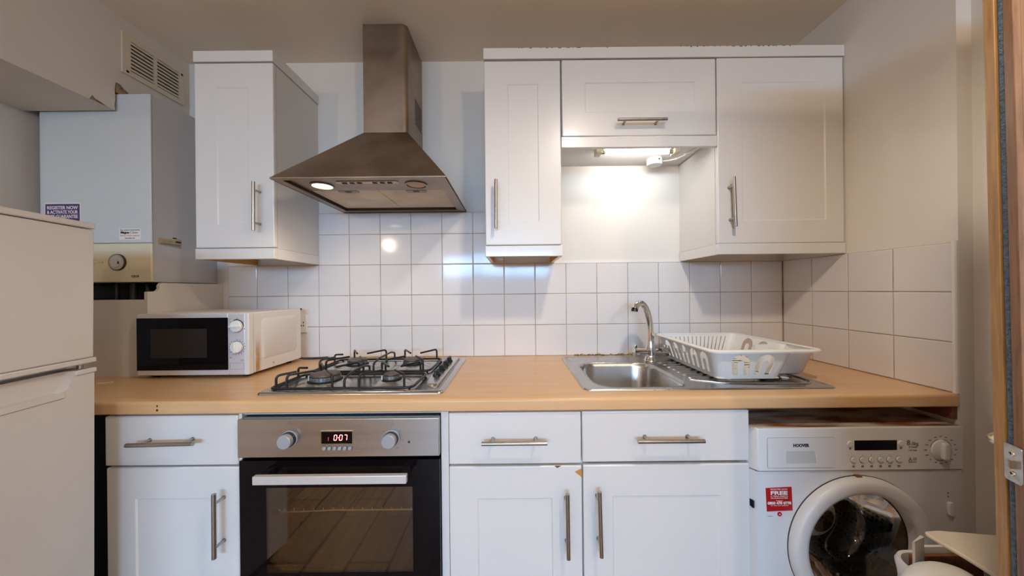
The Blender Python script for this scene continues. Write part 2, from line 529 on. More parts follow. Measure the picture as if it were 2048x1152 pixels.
# boxed bulkhead over the boiler, its lower corner broken away
bm = BM()
prof = [(0.30, CEIL), (0.30, 1.966), (1.283, 1.966),
        (1.281, 1.985), (1.284, 2.010), (1.282, 2.045), (1.285, 2.078), (1.290, 2.081), (1.302, 2.080), (1.315, 2.069), (1.330, 2.062), (1.345, 2.045), (WY, 2.045), (WY, CEIL)]
prism(bm, prof, 'x', -1.95, -1.585)
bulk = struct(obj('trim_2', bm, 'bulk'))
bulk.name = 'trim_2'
bm = BM()
prism(bm, [(1.2865, 2.040), (1.2865, 2.079), (1.302, 2.0775), (1.315, 2.066), (1.334, 2.058), (1.345, 2.040)], 'x', -1.70, -1.5855)
obj('torn_plaster', bm, 'plaster', bulk)
bm = BM()
prism(bm, [(1.205, 1.9665), (1.213, 1.984), (1.222, 1.976), (1.262, 1.9665)], 'x', -1.5852, -1.5843)
obj('torn_plaster', bm, 'plaster', bulk)

# boxing under the boiler: front board, side board with a broken top corner
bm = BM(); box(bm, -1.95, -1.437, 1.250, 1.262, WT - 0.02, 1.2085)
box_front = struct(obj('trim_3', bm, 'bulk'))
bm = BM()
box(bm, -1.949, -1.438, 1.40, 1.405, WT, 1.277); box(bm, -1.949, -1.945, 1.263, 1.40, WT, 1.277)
obj('cavity_shade_board', bm, 'black', box_front)  # added black lining, its colour stands for the shade in the boiler cavity
struct(bobj('gap_shade_board', -1.94, -1.260, 1.060, 1.075, 0.0, WT - 0.040, 'black'))  # unseen black board added as the deep shade between fridge and cabinet
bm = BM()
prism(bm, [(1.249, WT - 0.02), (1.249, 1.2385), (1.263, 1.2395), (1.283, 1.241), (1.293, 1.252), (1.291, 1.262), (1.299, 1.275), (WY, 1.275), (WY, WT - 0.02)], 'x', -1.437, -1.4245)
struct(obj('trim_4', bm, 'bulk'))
struct(bobj('trim_5', -1.4245, -1.400, 1.5765, WY, WT, 1.40, 'wall'))

# tiles
COLS = [1.3189 - 0.1516 * k for k in range(19)]
ROWS = [0.909, 1.0607, 1.2126, 1.3624, 1.5121, 1.617]
GAP = 0.0030
tile_cache = {}


def tile_mesh(w, h):
    key = (round(w, 3), round(h, 3))
    if key not in tile_cache:
        bm = BM()
        e = 0.0022
        o = [(-w / 2, -h / 2), (w / 2, -h / 2), (w / 2, h / 2), (-w / 2, h / 2)]
        i_ = [(-w / 2 + e, -h / 2 + e), (w / 2 - e, -h / 2 + e), (w / 2 - e, h / 2 - e), (-w / 2 + e, h / 2 - e)]
        rings = [[(x, 0.006, z) for x, z in o], [(x, 0.0012, z) for x, z in o], [(x, 0.0, z) for x, z in i_]]
        loft(bm, rings)
        tile_cache[key] = finish('tile', bm, 'tile')
    return tile_cache[key]


def tile(parent, c, w, h, rz=0.0):
    o = bpy.data.objects.new('tile', tile_mesh(w, h)); COL.objects.link(o)
    o.location = c
    o.rotation_euler = (random.uniform(-1, 1) * 0.0035, 0, rz + random.uniform(-1, 1) * 0.0035)
    o.parent = parent


bobj('grout', -1.400, WX, TY + 0.0022, WY, WT - 0.03, ROWS[3], 'grout', wall_back)
bobj('grout', -0.957, -0.045, TY + 0.0022, WY, ROWS[3], ROWS[5], 'grout', wall_back)
bobj('sealant_bead', 0.20, 0.825, TY - 0.001, WY, ROWS[3] - 0.001, ROWS[3] + 0.007, 'trimw', wall_back)
for k in range(18):
    x1, x0 = COLS[k], COLS[k + 1]
    if k == 17: x0 = -1.400
    for r in range(3):
        tile(wall_back, ((x0 + x1) / 2, TY, (ROWS[r] + ROWS[r + 1]) / 2), x1 - x0 - GAP, ROWS[r + 1] - ROWS[r] - GAP)
    if 9 <= k <= 14:
        for r in (3, 4):
            tile(wall_back, ((x0 + x1) / 2, TY, (ROWS[r] + ROWS[r + 1]) / 2), x1 - x0 - GAP, ROWS[r + 1] - ROWS[r] - GAP)
# right wall tiles
RC = [1.574, 1.4225, 1.2685, 1.1180, 0.9672]
bobj('grout', WX - 0.0038, WX + 0.001, 0.966, TY, WT - 0.03, ROWS[3], 'grout', wall_right)
for k in range(4):
    for r in range(3):
        tile(wall_right, (WX - 0.006, (RC[k] + RC[k + 1]) / 2, (ROWS[r] + ROWS[r + 1]) / 2), RC[k] - RC[k + 1] - GAP, ROWS[r + 1] - ROWS[r] - GAP, R(90) * -1)
bm = BM()
prism(bm, [(WX - 0.0075, 0.967), (WX - 0.0075, 0.960), (WX - 0.005, 0.957), (WX + 0.001, 0.9565), (WX + 0.001, 0.967)], 'z', WT, ROWS[3] + 0.004)
obj('tile_edge_trim', bm, 'trimw', wall_right)

# ------------------------------------------------------------------ worktop
wt = thing('worktop', 'beech block kitchen worktop running along the tiled wall', 'worktop', (0, 1.26, WT - 0.038))
WF = 0.9535
HX = (0.262, 0.592, 1.036, 1.408)       # cut-out for the sink bowl
bm = BM()
zb = WT - 0.038
pr = [(0.990, zb), (WF + 0.004, zb), (WF, zb + 0.004)] + [(WF + 0.009 - 0.009 * math.cos(a), WT - 0.009 + 0.009 * math.sin(a)) for a in [R(q) for q in (0, 22, 45, 68, 90)]] + [(0.990, WT)]
prism(bm, pr, 'x', -1.95, 1.3205)
for x0, x1, y0, y1 in ((-1.95, HX[0], 0.990, TY), (HX[1], 1.3205, 0.990, TY), (HX[0], HX[1], 0.990, HX[2]), (HX[0], HX[1], HX[3], TY)):
    box(bm, x0, x1, y0, y1, zb, WT)
obj('board', bm, 'beech', wt, smooth=30)
bm = BM()
lathe(bm, [(0.0, -0.0004), (0.0035, -0.0004), (0.0035, 0.001)], (-1.0620, WF, 0.8845), 'y', 12, cap0=False)
box(bm, -1.0635, -1.0600, WF - 0.0004, WF + 0.001, 0.894, 0.900)
obj('burn_mark', bm, 'printdark', wt)
bm = BM()
rnd = random.Random(3)
x = 0.30
while x < 0.60:
    w = rnd.uniform(0.008, 0.03); h = rnd.uniform(0.003, 0.010); d = rnd.uniform(0.006, 0.016)
    lathe(bm, [(w * 0.5, 0), (w * 0.45, h * 0.6), (w * 0.15, h)], (x, TY - d * 0.3, WT - 0.001), 'z', 7)
    x += w * 0.75
obj('sealant_crust', bm, 'crust', wt, smooth=60)
tag(bobj('matchstick', -0.02, 0.02, -0.0012, 0.0012, 0.0, 0.0024, 'paper'), 'thin white stick lying on the worktop beside the fridge', 'stick')
o = bpy.data.objects['matchstick']; o.location = (-1.485, 1.165, WT + 0.0002); o.rotation_euler = (0, 0, R(32))
struct(bobj('trim_6', 1.309, WX - 0.0005, 0.962, 1.55, 0.8315, zb - 0.0005, 'darkwood'))

# ------------------------------------------------------------------ handles, doors, cabinets


def handle(parent, a, b, yface, posts=0.128, off=0.033):
    """bar handle between the points a and b (x, z) standing off a front at yface"""
    bm = BM()
    y = yface - off
    A, B = Vector((a[0], y, a[1])), Vector((b[0], y, b[1]))
    tube(bm, [A, B], 0.0060, 14)
    d = (B - A).normalized(); c = (A + B) / 2
    for s in (-1, 1):
        p = c + d * s * posts / 2
        tube(bm, [p, (p.x, yface - 0.002, p.z)], 0.0042, 10)
        tube(bm, [(p.x, yface - 0.0022, p.z), (p.x, yface + 0.0004, p.z)], 0.0058, 10)
    return obj('handle', bm, 'nickel', parent, smooth=40, label='brushed nickel bar handle')


def slab(name, parent, x0, x1, z0, z1, yf, panel=None, th=0.019, m='cab', bev=0.004):
    """a door or drawer front; panel = (x0, x1, z0, z1) of the shallow recessed field"""
    bm = BM()
    if not panel:
        box(bm, x0, x1, yf, yf + th, z0, z1)
        return obj(name, bm, m, parent, bev, seg=3)
    o = [(x0, z0), (x1, z0), (x1, z1), (x0, z1)]
    a, b, c, d = panel
    p = [(a, c), (b, c), (b, d), (a, d)]
    s = 0.0035; dp = 0.0035
    q = [(a + s, c + s), (b - s, c + s), (b - s, d - s), (a + s, d - s)]
    rings = [[(x, yf + th, z) for x, z in o], [(x, yf, z) for x, z in o], [(x, yf, z) for x, z in p], [(x, yf + dp, z) for x, z in q]]
    loft(bm, rings)
    return obj(name, bm, m, parent, bev, seg=3, ang=60)


DY = 0.962
ZB = 0.15


def base_cab(label, x0, x1, drawer, door, panel, hd, hdoor, loc):
    t = thing('base_cabinet', label, 'cabinet', loc, 'white base cabinets')
    bm = BM()
    for a, b in ((x0, x0 + 0.018), (x1 - 0.018, x1)): box(bm, a, b, DY + 0.021, 1.56, ZB, zb - 0.001)
    box(bm, x0 + 0.018, x1 - 0.018, DY + 0.021, 1.56, ZB, ZB + 0.018)
    box(bm, x0 + 0.018, x1 - 0.018, 1.548, 1.56, ZB + 0.018, zb - 0.001)
    box(bm, x0 + 0.018, x1 - 0.018, DY + 0.021, 1.04, zb - 0.02, zb - 0.001)
    obj('carcass', bm, 'carc', t)
    bobj('plinth', x0, x1, DY + 0.06, DY + 0.076, 0, ZB, 'carc', t)
    d = slab('drawer_front', t, *drawer, DY)
    handle(d, *hd, DY)
    e = slab('door', t, *door, DY, panel)
    handle(e, *hdoor, DY)
    return t, d, e


base_cab('white shaker base cabinet with one drawer, left of the oven', -1.228, -0.829, (-1.2294, -0.8295, 0.7150, 0.8640),
         (-1.2262, -0.8285, ZB + 0.004, 0.7095), (-1.140, -0.911, 0.26, 0.6165), ((-1.1256, 0.7925), (-0.9320, 0.7955)), ((-0.8734, 0.649), (-0.8737, 0.462)), (-1.03, 1.27, 0))
_, _, dm = base_cab('white shaker base cabinet with chipped door corner, right beside the oven', -0.198, 0.1995, (-0.1984, 0.1985, 0.7095, 0.8645),
         (-0.1984, 0.1995, ZB + 0.004, 0.7030), (-0.114, 0.111, 0.26, 0.6070), ((-0.0970, 0.7870), (0.0930, 0.7868)), ((0.1505, 0.639), (0.1517, 0.4506)), (0, 1.27, 0))
bm = BM()
prism(bm, [(0.1995, 0.6955), (0.1995, 0.6680), (0.1780, 0.6855)], 'y', DY - 0.0006, DY + 0.001)
obj('chipped_patch', bm, 'raw', dm, label='bare brown board where the white foil has chipped off')
bm = BM()
prism(bm, [(0.1180, 0.7030), (0.1370, 0.7030), (0.1255, 0.6968)], 'y', DY - 0.0006, DY + 0.001)
obj('chipped_patch', bm, 'darkwood', dm)
base_cab('wide white shaker base cabinet under the sink, left of the washing machine', 0.2005, 0.7020, (0.2018, 0.7025, 0.7125, 0.8655),
         (0.2035, 0.7028, ZB + 0.004, 0.7045), (0.2910, 0.6130, 0.26, 0.6110), ((0.3562, 0.7890), (0.5491, 0.7886)), ((0.2434, 0.6452), (0.2472, 0.4554)), (0.45, 1.27, 0))

CY = 1.280


def wall_cab(label, x0, x1, z0, z1, door, panel, hd, loc, left_ret=True, right_ret=True, pel=(1.366, 1.4085)):
    t = thing('wall_cabinet', label, 'cabinet', loc, 'white wall cabinets')
    bobj('carcass', x0 + 0.002, x1 - 0.002, CY + 0.021, WY, z0, z1, 'carc', t)
    d = slab('door', t, *door, CY, panel)
    handle(d, *hd, CY)
    if pel:
        bm = BM(); box(bm, x0 - 0.001, x1 + 0.001, CY - 0.002, CY + 0.016, pel[0], pel[1])
        p = obj('pelmet', bm, 'cab', t, 0.0015)
        for on, xa, xb, xi in ((left_ret, x0 - 0.001, x0 + 0.016, x0 + 0.017), (right_ret, x1 - 0.016, x1 + 0.001, x1 - 0.017)):
            if on:
                bobj('pelmet_return', xa, xb, CY + 0.016, TY - 0.001, pel[0], pel[1], 'cab', p)
                bm = BM(); s = 0.001 if xi < (x0 + x1) / 2 else -0.001
                box(bm, min(xi - s * 2, xi), max(xi - s * 2, xi), CY + 0.0165, TY - 0.004, pel[0] - 0.001, pel[1] - 0.002)
                obj('raw_board_face', bm, 'raw', p, label='bare orange inner face of the pelmet')
    return t


t = wall_cab('tall white shaker wall cabinet beside the boiler, left of the extractor hood', -1.265, -0.952, 1.4100, 2.1495, (-1.2655, -0.9518, 1.4115, 2.1490),
             (-1.178, -1.052, 1.5025, 2.0505), ((-1.0066, 1.6630), (-1.0080, 1.4735)), (-1.11, 1.43, 1.366))
bobj('cornice', -1.2665, -0.9495, CY - 0.003, WY, 2.1530, 2.1960, 'cab', t, 0.0015)
wall_cab('narrow white shaker wall cabinet between the hood and the lit niche', -0.1090, 0.1970, 1.4100, 2.1495, (-0.1095, 0.1950, 1.4115, 2.1460),
         (-0.016, 0.106, 1.5020, 2.0530), ((-0.0640, 1.6630), (-0.0656, 1.4721)), (0.04, 1.43, 1.366))
wall_cab('short wide white lift-up wall cabinet above the lit niche', 0.1975, 0.8165, 1.8380, 2.1495, (0.2005, 0.8145, 1.8430, 2.1480),
         (0.2925, 0.7315, 1.9365, 2.0565), ((0.4115, 1.8900), (0.6042, 1.8900)), (0.5, 1.43, 1.838), False, False, (1.7970, 1.8395))
wall_cab('large white shaker wall cabinet next to the right wall', 0.8175, 1.3235, 1.4100, 2.1495, (0.8195, 1.3225, 1.4095, 2.1500),
         (0.9165, 1.2505, 1.5000, 2.0520), ((0.8610, 1.6636), (0.8665, 1.4707)), (1.07, 1.43, 1.366), True, False)
co = thing('cornice_board', 'long white cornice board with flaking top edge over three wall cabinets', 'cornice', (0.6, 1.43, 2.15))
bobj('board', -0.1110, WX - 0.0005, CY - 0.003, WY, 2.1525, 2.1955, 'cab', co, 0.0012)
bm = BM(); rnd = random.Random(11)
for i in range(70):
    x = -0.06 + (1.33 * (i + rnd.random()) / 70)
    if 0.45 + 0.5 * math.sin(x * 9) + rnd.uniform(-0.6, 0.6) < 0.55: continue
    w = rnd.uniform(0.003, 0.014); h = rnd.uniform(0.001, 0.005)
    box(bm, x, min(x + w, 1.31), CY - 0.0036, CY + 0.002, 2.1956 - h, 2.1959)
obj('flaked_edge', bm, 'dust', co, kind='stuff')

# ------------------------------------------------------------------ built-in oven and its housing
t = thing('oven_housing', 'white board housing around the built-in oven under the hob', 'cabinet', (-0.515, 1.27, 0))
for x0, x1 in ((-0.8285, -0.8200), (-0.2215, -0.1995)):
    bobj('side_panel', x0, x1, DY + 0.003, 1.56, 0.02, zb - 0.001, 'carc', t)
bobj('top_rail', -0.8200, -0.2215, DY + 0.012, 1.05, zb - 0.009, zb - 0.001, 'carc', t)
bobj('plinth', -0.82, -0.2215, DY + 0.06, DY + 0.076, 0, 0.14, 'carc', t)

ov = thing('built_in_oven', 'stainless steel built-in oven with black glass door and red clock', 'oven', (-0.52, 1.25, 0.14))
OX0, OX1 = -0.8185, -0.2235
fas = bobj('control_panel', OX0, OX1, 0.946, 0.975, 0.7440, 0.8570, 'steel', ov, 0.002)
bm = BM()
for x0, x1, z0, z1 in ((OX0 + 0.004, OX0 + 0.03, 0.145, zb - 0.012), (OX1 - 0.03, OX1 - 0.004, 0.145, zb - 0.012), (OX0 + 0.03, OX1 - 0.03, 0.70, zb - 0.012), (OX0 + 0.03, OX1 - 0.03, 0.145, 0.19)):
    box(bm, x0, x1, 0.976, 1.50, z0, z1)
box(bm, OX0 + 0.03, OX1 - 0.03, 1.49, 1.50, 0.19, 0.70)
obj('body', bm, 'black', ov)
bm = BM()
for x0, x1, y0, y1, z0, z1 in ((OX0 + 0.0301, OX0 + 0.034, 0.985, 1.488, 0.191, 0.699), (OX1 - 0.034, OX1 - 0.0301, 0.985, 1.488, 0.191, 0.699),
                               (OX0 + 0.034, OX1 - 0.034, 1.484, 1.4885, 0.191, 0.699), (OX0 + 0.034, OX1 - 0.034, 0.985, 1.484, 0.191, 0.195), (OX0 + 0.034, OX1 - 0.034, 0.985, 1.484, 0.695, 0.699)):
    box(bm, x0, x1, y0, y1, z0, z1)
obj('cavity_lining', bm, 'enamel', ov)
bm = BM()
holed(bm, [(OX0 + 0.001, 0.150), (OX1, 0.150), (OX1, 0.7325), (OX0 + 0.001, 0.7325)], [[(-0.7385, 0.40), (-0.3050, 0.40), (-0.3050, 0.6520), (-0.7385, 0.6520)]], 'y', 0.951, 0.973)
dg = obj('door', bm, 'blackglass', ov)
bobj('window_pane', -0.7385, -0.3050, 0.9512, 0.9550, 0.40, 0.6520, 'ovenglass', dg, label='brown tinted oven window')
hb = bobj('door_handle', -0.7370, -0.3057, 0.898, 0.912, 0.6915, 0.7150, 'satin', dg, 0.0015, label='flat satin steel handle bar')
for x0, x1 in ((-0.733, -0.712), (-0.331, -0.310)):
    bobj('handle_bracket', x0, x1, 0.912, 0.9515, 0.694, 0.712, 'blackplastic', dg)
# shelf and side runners behind the glass
sh = thing('oven_shelf', 'chromed wire shelf inside the oven', 'shelf', (-0.52, 1.2, 0.534))
bm = BM()
pts = [(-0.745 + 0.45 * i / 24, 1.02, 0.534 + 0.004 * max(0.0, min(1.0, (i - 3) / 6.0))) for i in range(25)]
tube(bm, [(-0.752, 1.02, 0.541)] + pts + [(-0.29, 1.02, 0.536)], 0.0022, 6)
for i in range(15):
    x = -0.735 + i * 0.031
    tube(bm, [(x, 1.020, 0.536), (x, 1.020, 0.545)], 0.0020, 5)
obj('front_wire', bm, 'wire', sh)
bm = BM()
tube(bm, [(-0.78, 1.45, 0.536), (-0.262, 1.45, 0.536)], 0.0022, 6)
for i in range(15):
    x = -0.735 + i * 0.031
    tube(bm, [(x, 1.022, 0.539), (x, 1.45, 0.538)], 0.0015, 5)
tube(bm, [(-0.78, 1.02, 0.536), (-0.78, 1.45, 0.536)], 0.0022, 6); tube(bm, [(-0.262, 1.02, 0.536), (-0.262, 1.45, 0.536)], 0.0022, 6)
tube(bm, [(-0.78, 1.02, 0.536), (-0.745, 1.02, 0.536)], 0.0022, 6); tube(bm, [(-0.29, 1.02, 0.536), (-0.262, 1.02, 0.536)], 0.0022, 6)
obj('grid_wires', bm, 'gasket', sh)
bm = BM()
for z in (0.235, 0.30, 0.36, 0.42, 0.46, 0.52, 0.56, 0.62, 0.66):
    tube(bm, [(-0.782, 1.00, z), (-0.774, 1.00, z)], 0.002, 5)
tube(bm, [(-0.782, 1.00, 0.22), (-0.782, 1.00, 0.68)], 0.002, 5)
obj('side_runner', bm, 'wire', ov)
# knobs, clock, buttons
for x, z, a in ((-0.664, 0.800, 35), (-0.3634, 0.7985, 30)):
    bm = BM()
    lathe(bm, [(0.0245, 0.9458), (0.0245, 0.943), (0.0205, 0.9425), (0.0200, 0.920), (0.0185, 0.9185), (0.0, 0.9185)], (x, 0, z), 'y', 32, cap0=True, cap1=False)
    k = obj('knob', bm, 'knobgrey', ov, smooth=35)
    bm = BM(); lathe(bm, [(0.0216, 0.9424), (0.0216, 0.933), (0.0202, 0.933)], (x, 0, z), 'y', 32, cap0=False, cap1=False)
    obj('knob_collar', bm, 'blackplastic', k, smooth=35)
    bm = BM()
    for q in range(7):
        aa = R(-60 + q * 50); cx, cz = x + 0.033 * math.cos(aa), z + 0.033 * math.sin(aa)
        box(bm, cx - 0.0016, cx + 0.0016, 0.9456, 0.9462, cz - 0.0011, cz + 0.0011)
    for dx, dz in ((0, 0.005), (0.004, 0), (-0.004, 0), (0, -0.005)):
        box(bm, x + 0.002 + dx - 0.0013, x + 0.002 + dx + 0.0013, 0.9456, 0.9462, z + 0.043 + dz - 0.0013, z + 0.043 + dz + 0.0013)
    obj('printed_marks', bm, 'printgrey', fas, kind='stuff')
bm = BM()
holed(bm, [(-0.5725, 0.7805), (-0.4760, 0.7805), (-0.4760, 0.8225), (-0.5725, 0.8225)], [[(-0.5690, 0.7850), (-0.4785, 0.7850), (-0.4785, 0.8200), (-0.5690, 0.8200)]], 'y', 0.9435, 0.9465)
obj('clock_frame', bm, 'chrome', fas)
ck = bobj('clock_display', -0.5695, -0.4780, 0.9445, 0.9462, 0.7845, 0.8205, 'blackglass', ov)


def seven(bm, ch, x, z, w, h, y):
    seg = {'0': 'abcdef', '1': 'bc', '7': 'abc', '2': 'abged'}[ch]
    s = 0.0016; sl = 0.12
    L_ = {'a': ((0, h), (w, h)), 'b': ((w, h), (w, h / 2)), 'c': ((w, h / 2), (w, 0)), 'd': ((0, 0), (w, 0)), 'e': ((0, h / 2), (0, 0)), 'f': ((0, h), (0, h / 2)), 'g': ((0, h / 2), (w, h / 2))}
    for q in seg:
        a, b = L_[q]
        a = Vector((x + a[0] + a[1] * sl, y, z + a[1])); b = Vector((x + b[0] + b[1] * sl, y, z + b[1]))
        d = (b - a).normalized() * 0.0008
        tube(bm, [a + d, b - d], s * 0.62, 6)


bm = BM()
for ch, x in (('0', -0.5330), ('0', -0.5170), ('7', -0.5030)): seven(bm, ch, x, 0.7945, 0.0078, 0.0155, 0.9443)
box(bm, -0.5212, -0.5188, 0.9440, 0.9446, 0.8010, 0.8034)
obj('clock_digits', bm, 'led', ck)
bm = BM(); tube(bm, [(-0.5495, 0.9443, 0.7935), (-0.5485, 0.9443, 0.8035)], 0.0009, 6)
obj('clock_digits', bm, 'leddim', ck)
for i in range(6):
    bm = BM(); x = -0.5610 + i * 0.0152
    lathe(bm, [(0.0056, 0.9462), (0.0056, 0.9425), (0.0050, 0.9415), (0, 0.9415)], (x, 0, 0.7712), 'y', 18, cap1=False)
    b = obj('button', bm, 'knobgrey', ov, smooth=35)
    bm = BM(); lathe(bm, [(0.0064, 0.9462), (0.0064, 0.9448), (0.0057, 0.9448)], (x, 0, 0.7712), 'y', 18, cap0=False, cap1=False)
    obj('button_ring', bm, 'blackplastic', b)
bm = BM(); lathe(bm, [(0.0036, 0.9462), (0.0036, 0.9450), (0, 0.9450)], (-0.3123, 0, 0.7868), 'y', 14, cap1=False)
obj('indicator_light', bm, 'gasket', fas)

# ------------------------------------------------------------------ gas hob
hob = thing('gas_hob', 'four-burner stainless steel gas hob set in the worktop', 'hob', (-0.52, 1.26, WT))
bm = BM()
rings = []
for ins, z in ((0.0, 0.0), (0.001, 0.004), (0.006, 0.0075), (0.012, 0.0082), (0.020, 0.0072), (0.026, 0.0035)):
    rings.append([(x, y, WT + 0.0003 + z) for x, y in rrect(-0.815 + ins, -0.225 - ins, 1.005 + ins, 1.515 - ins, max(0.018 - ins * 0.4, 0.006), 5)])
loft(bm, rings)
obj('hob_plate', bm, 'steelhob', hob, smooth=50)
HZ = WT + 0.0038
bm = BM()
kp = [(-0.2560, 1.500), (-0.2560, 1.062), (-0.2720, 1.060), (-0.2950, 1.075), (-0.3080, 1.11), (-0.3140, 1.18), (-0.3150, 1.28), (-0.3140, 1.38), (-0.3060, 1.46), (-0.2900, 1.50)]
prism(bm, kp, 'z', HZ - 0.001, HZ + 0.009, [(x + (0.006 if x < -0.27 else 0), y + (0.01 if y < 1.1 else 0)) for x, y in kp])
obj('control_ridge', bm, 'steelhob', hob, 0.003, ang=30)
for y in (1.18, 1.26, 1.335, 1.41):
    bm = BM()
    lathe(bm, [(0.0150, 0.0085), (0.0150, 0.013), (0.0105, 0.016), (0.0100, 0.026), (0.0, 0.027)], (-0.285, y, HZ), 'z', 18, cap1=False)
    box(bm, -0.2885, -0.2815, y - 0.019, y + 0.019, HZ + 0.012, HZ + 0.030)
    obj('knob', bm, 'blackplastic', hob, smooth=40)
for x, y, r, tall in ((-0.660, 1.122, 0.047, 0.018), (-0.665, 1.362, 0.037, 0.016), (-0.430, 1.362, 0.037, 0.016), (-0.428, 1.122, 0.026, 0.016)):
    bm = BM(); lathe(bm, [(r + 0.042, -0.001), (r + 0.022, 0.006), (r + 0.012, 0.0105), (r + 0.006, 0.0115), (0.01, 0.0115)], (x, y, HZ), 'z', 36)
    w = obj('burner_dish', bm, 'steelhob', hob, smooth=50)
    bm = BM(); lathe(bm, [(r + 0.0085, 0.0105), (r + 0.0085, 0.0125), (r + 0.002, 0.0128)], (x, y, HZ), 'z', 36)
    obj('burner_seal', bm, 'black', w)
    bm = BM()
    lathe(bm, [(r - 0.004, 0.0115), (r - 0.003, 0.015), (r, 0.016), (r, 0.016 + tall * 0.7), (r - 0.004, 0.016 + tall * 0.72)], (x, y, HZ), 'z', 36)
    for q in range(int(r * 560)):
        a = 2 * math.pi * q / int(r * 560)
        cx, cy = x + (r + 0.0006) * math.cos(a), y + (r + 0.0006) * math.sin(a)
        tube(bm, [(cx, cy, HZ + 0.017), (cx, cy, HZ + 0.016 + tall * 0.66)], 0.0012, 4)
    bn = obj('burner_crown', bm, 'burner', hob, smooth=40)
    bm = BM(); lathe(bm, [(r - 0.002, 0.016 + tall * 0.72), (r + 0.0005, 0.017 + tall * 0.8), (r - 0.001, 0.018 + tall), (r * 0.6, 0.0195 + tall), (0.002, 0.0195 + tall)], (x, y, HZ), 'z', 36)
    obj('burner_cap', bm, 'burnercap', bn, smooth=50)
    bm = BM(); tube(bm, [(x - r - 0.004, y - 0.012, HZ + 0.011), (x - r - 0.004, y - 0.012, HZ + 0.027)], 0.0025, 8)
    obj('igniter', bm, 'paper', w)
for y0, y1, by, off in ((1.034, 1.216, 1.122, 0.0), (1.250, 1.474, 1.362, 0.0)):
    bm = BM(); zf = HZ + 0.008; zt = HZ + 0.052
    fr = bend([(-0.56, y0, zf), (-0.330, y0, zf), (-0.330, y1, zf), (-0.792, y1, zf), (-0.792, y0, zf), (-0.5601, y0, zf)], 0.030, 6)
    tube(bm, fr, 0.0046, 8)
    for bx in (-0.660, -0.428):
        for sx in (-1, 1):
            for yy in (y0, y1):
                px = bx + sx * 0.073
                tx = bx + sx * 0.022; ty = by + (yy - by) * 0.30
                tube(bm, bend([(px, yy, zf), (px, yy, zt), (tx, ty, zt - 0.002)], 0.014, 5), 0.0040, 8)
    tube(bm, bend([(-0.548, y0, zf), (-0.548, y0, zf + 0.030), (-0.545, y0 + 0.05, zt - 0.002), (-0.545, y1 - 0.05, zt - 0.002), (-0.548, y1, zf + 0.030), (-0.548, y1, zf)], 0.012, 4), 0.0040, 8)
    for yy in (by - 0.055, by + 0.055):
        tube(bm, bend([(-0.792, yy, zf), (-0.792, yy, zt - 0.01), (-0.742, by + (yy - by) * 0.5, zt - 0.004)], 0.014, 4), 0.0040, 8)
    for cx in (-0.78, -0.342):
        for cy in (y0 + 0.01, y1 - 0.01):
            tube(bm, [(cx, cy, HZ + 0.0002), (cx, cy, zf)], 0.0040, 8)
    obj('pan_support', bm, 'blackiron', hob, smooth=60)

# ------------------------------------------------------------------ extractor hood
hd = thing('extractor_hood', 'greasy stainless steel chimney extractor hood above the hob', 'extractor hood', (-0.527, 1.35, 1.612))
HX0, HX1, HY0 = -0.828, -0.2265, 1.094
CX0, CX1, CYF = -0.6255, -0.4405, 1.354
bm = BM()
rings = [[(HX0, HY0, 1.6190), (HX1, HY0, 1.6190), (HX1, WY, 1.6190), (HX0, WY, 1.6190)],
         [(HX0, HY0, 1.6235), (HX1, HY0, 1.6235), (HX1, WY, 1.6235), (HX0, WY, 1.6235)],
         [(CX0, CYF, 1.9020), (CX1, CYF, 1.9020), (CX1, WY, 1.9020), (CX0, WY, 1.9020)]]
loft(bm, rings, cap0=False)
obj('canopy', bm, 'steelhood', hd)
bm = BM()
c = 0.022
ch = [(CX0, WY), (CX0, CYF)] + [(CX0 + 0.0, CYF)] + [(CX1 - c + c * math.sin(R(a)), CYF + c - c * math.cos(R(a))) for a in (0, 22, 45, 68, 90)] + [(CX1, WY)]
ch = [ch[0], ch[1]] + ch[3:]
prism(bm, ch, 'z', 1.896, CEIL - 0.0005)
chim = obj('chimney', bm, 'steelhood', hd, smooth=40)
for i in range(9):
    z = 1.995 + i * 0.0135
    bobj('vent_slot', CX1 - 0.001, CX1 + 0.0006, 1.462, 1.560, z, z + 0.0075, 'steeldark', chim)
# underside: frame, front strip with lamps and switches, two filters
bm = BM()
holed(bm, [(HX0 + 0.003, HY0 + 0.003), (HX1 - 0.003, HY0 + 0.003), (HX1 - 0.003, WY - 0.001), (HX0 + 0.003, WY - 0.001)],
      [[(HX0 + 0.030, 1.112), (HX1 - 0.040, 1.112), (HX1 - 0.040, 1.540), (HX0 + 0.030, 1.540)]], 'z', 1.6192, 1.6215)
obj('lower_frame', bm, 'steelhood', hd)
bm = BM()
for x0, x1, y0, y1 in ((HX0 + 0.029, HX0 + 0.030, 1.112, 1.54), (HX1 - 0.040, HX1 - 0.039, 1.112, 1.54), (HX0 + 0.03, HX1 - 0.04, 1.54, 1.541)):
    box(bm, x0, x1, y0, y1, 1.6200, 1.6460)
obj('inner_skirt', bm, 'steeldark', hd)
strip = bobj('light_strip', HX0 + 0.031, HX1 - 0.041, 1.1125, 1.265, 1.6300, 1.6330, 'steelhood', hd)
for x0, x1, hx in ((HX0 + 0.034, -0.5345, -0.655), (-0.5315, HX1 - 0.044, -0.385)):
    f = bobj('grease_filter', x0, x1, 1.2665, 1.5385, 1.6320, 1.6380, 'filter', hd, label='cream greasy mesh filter')
    bm = BM(); prism(bm, rrect(hx - 0.040, hx + 0.040, 1.2700, 1.3000, 0.010, 4), 'z', 1.6300, 1.6322)
    lt = obj('filter_latch', bm, 'steelhood', f)
    bobj('latch_slot', hx - 0.012, hx + 0.012, 1.277, 1.290, 1.6292, 1.6301, 'steeldark', f)
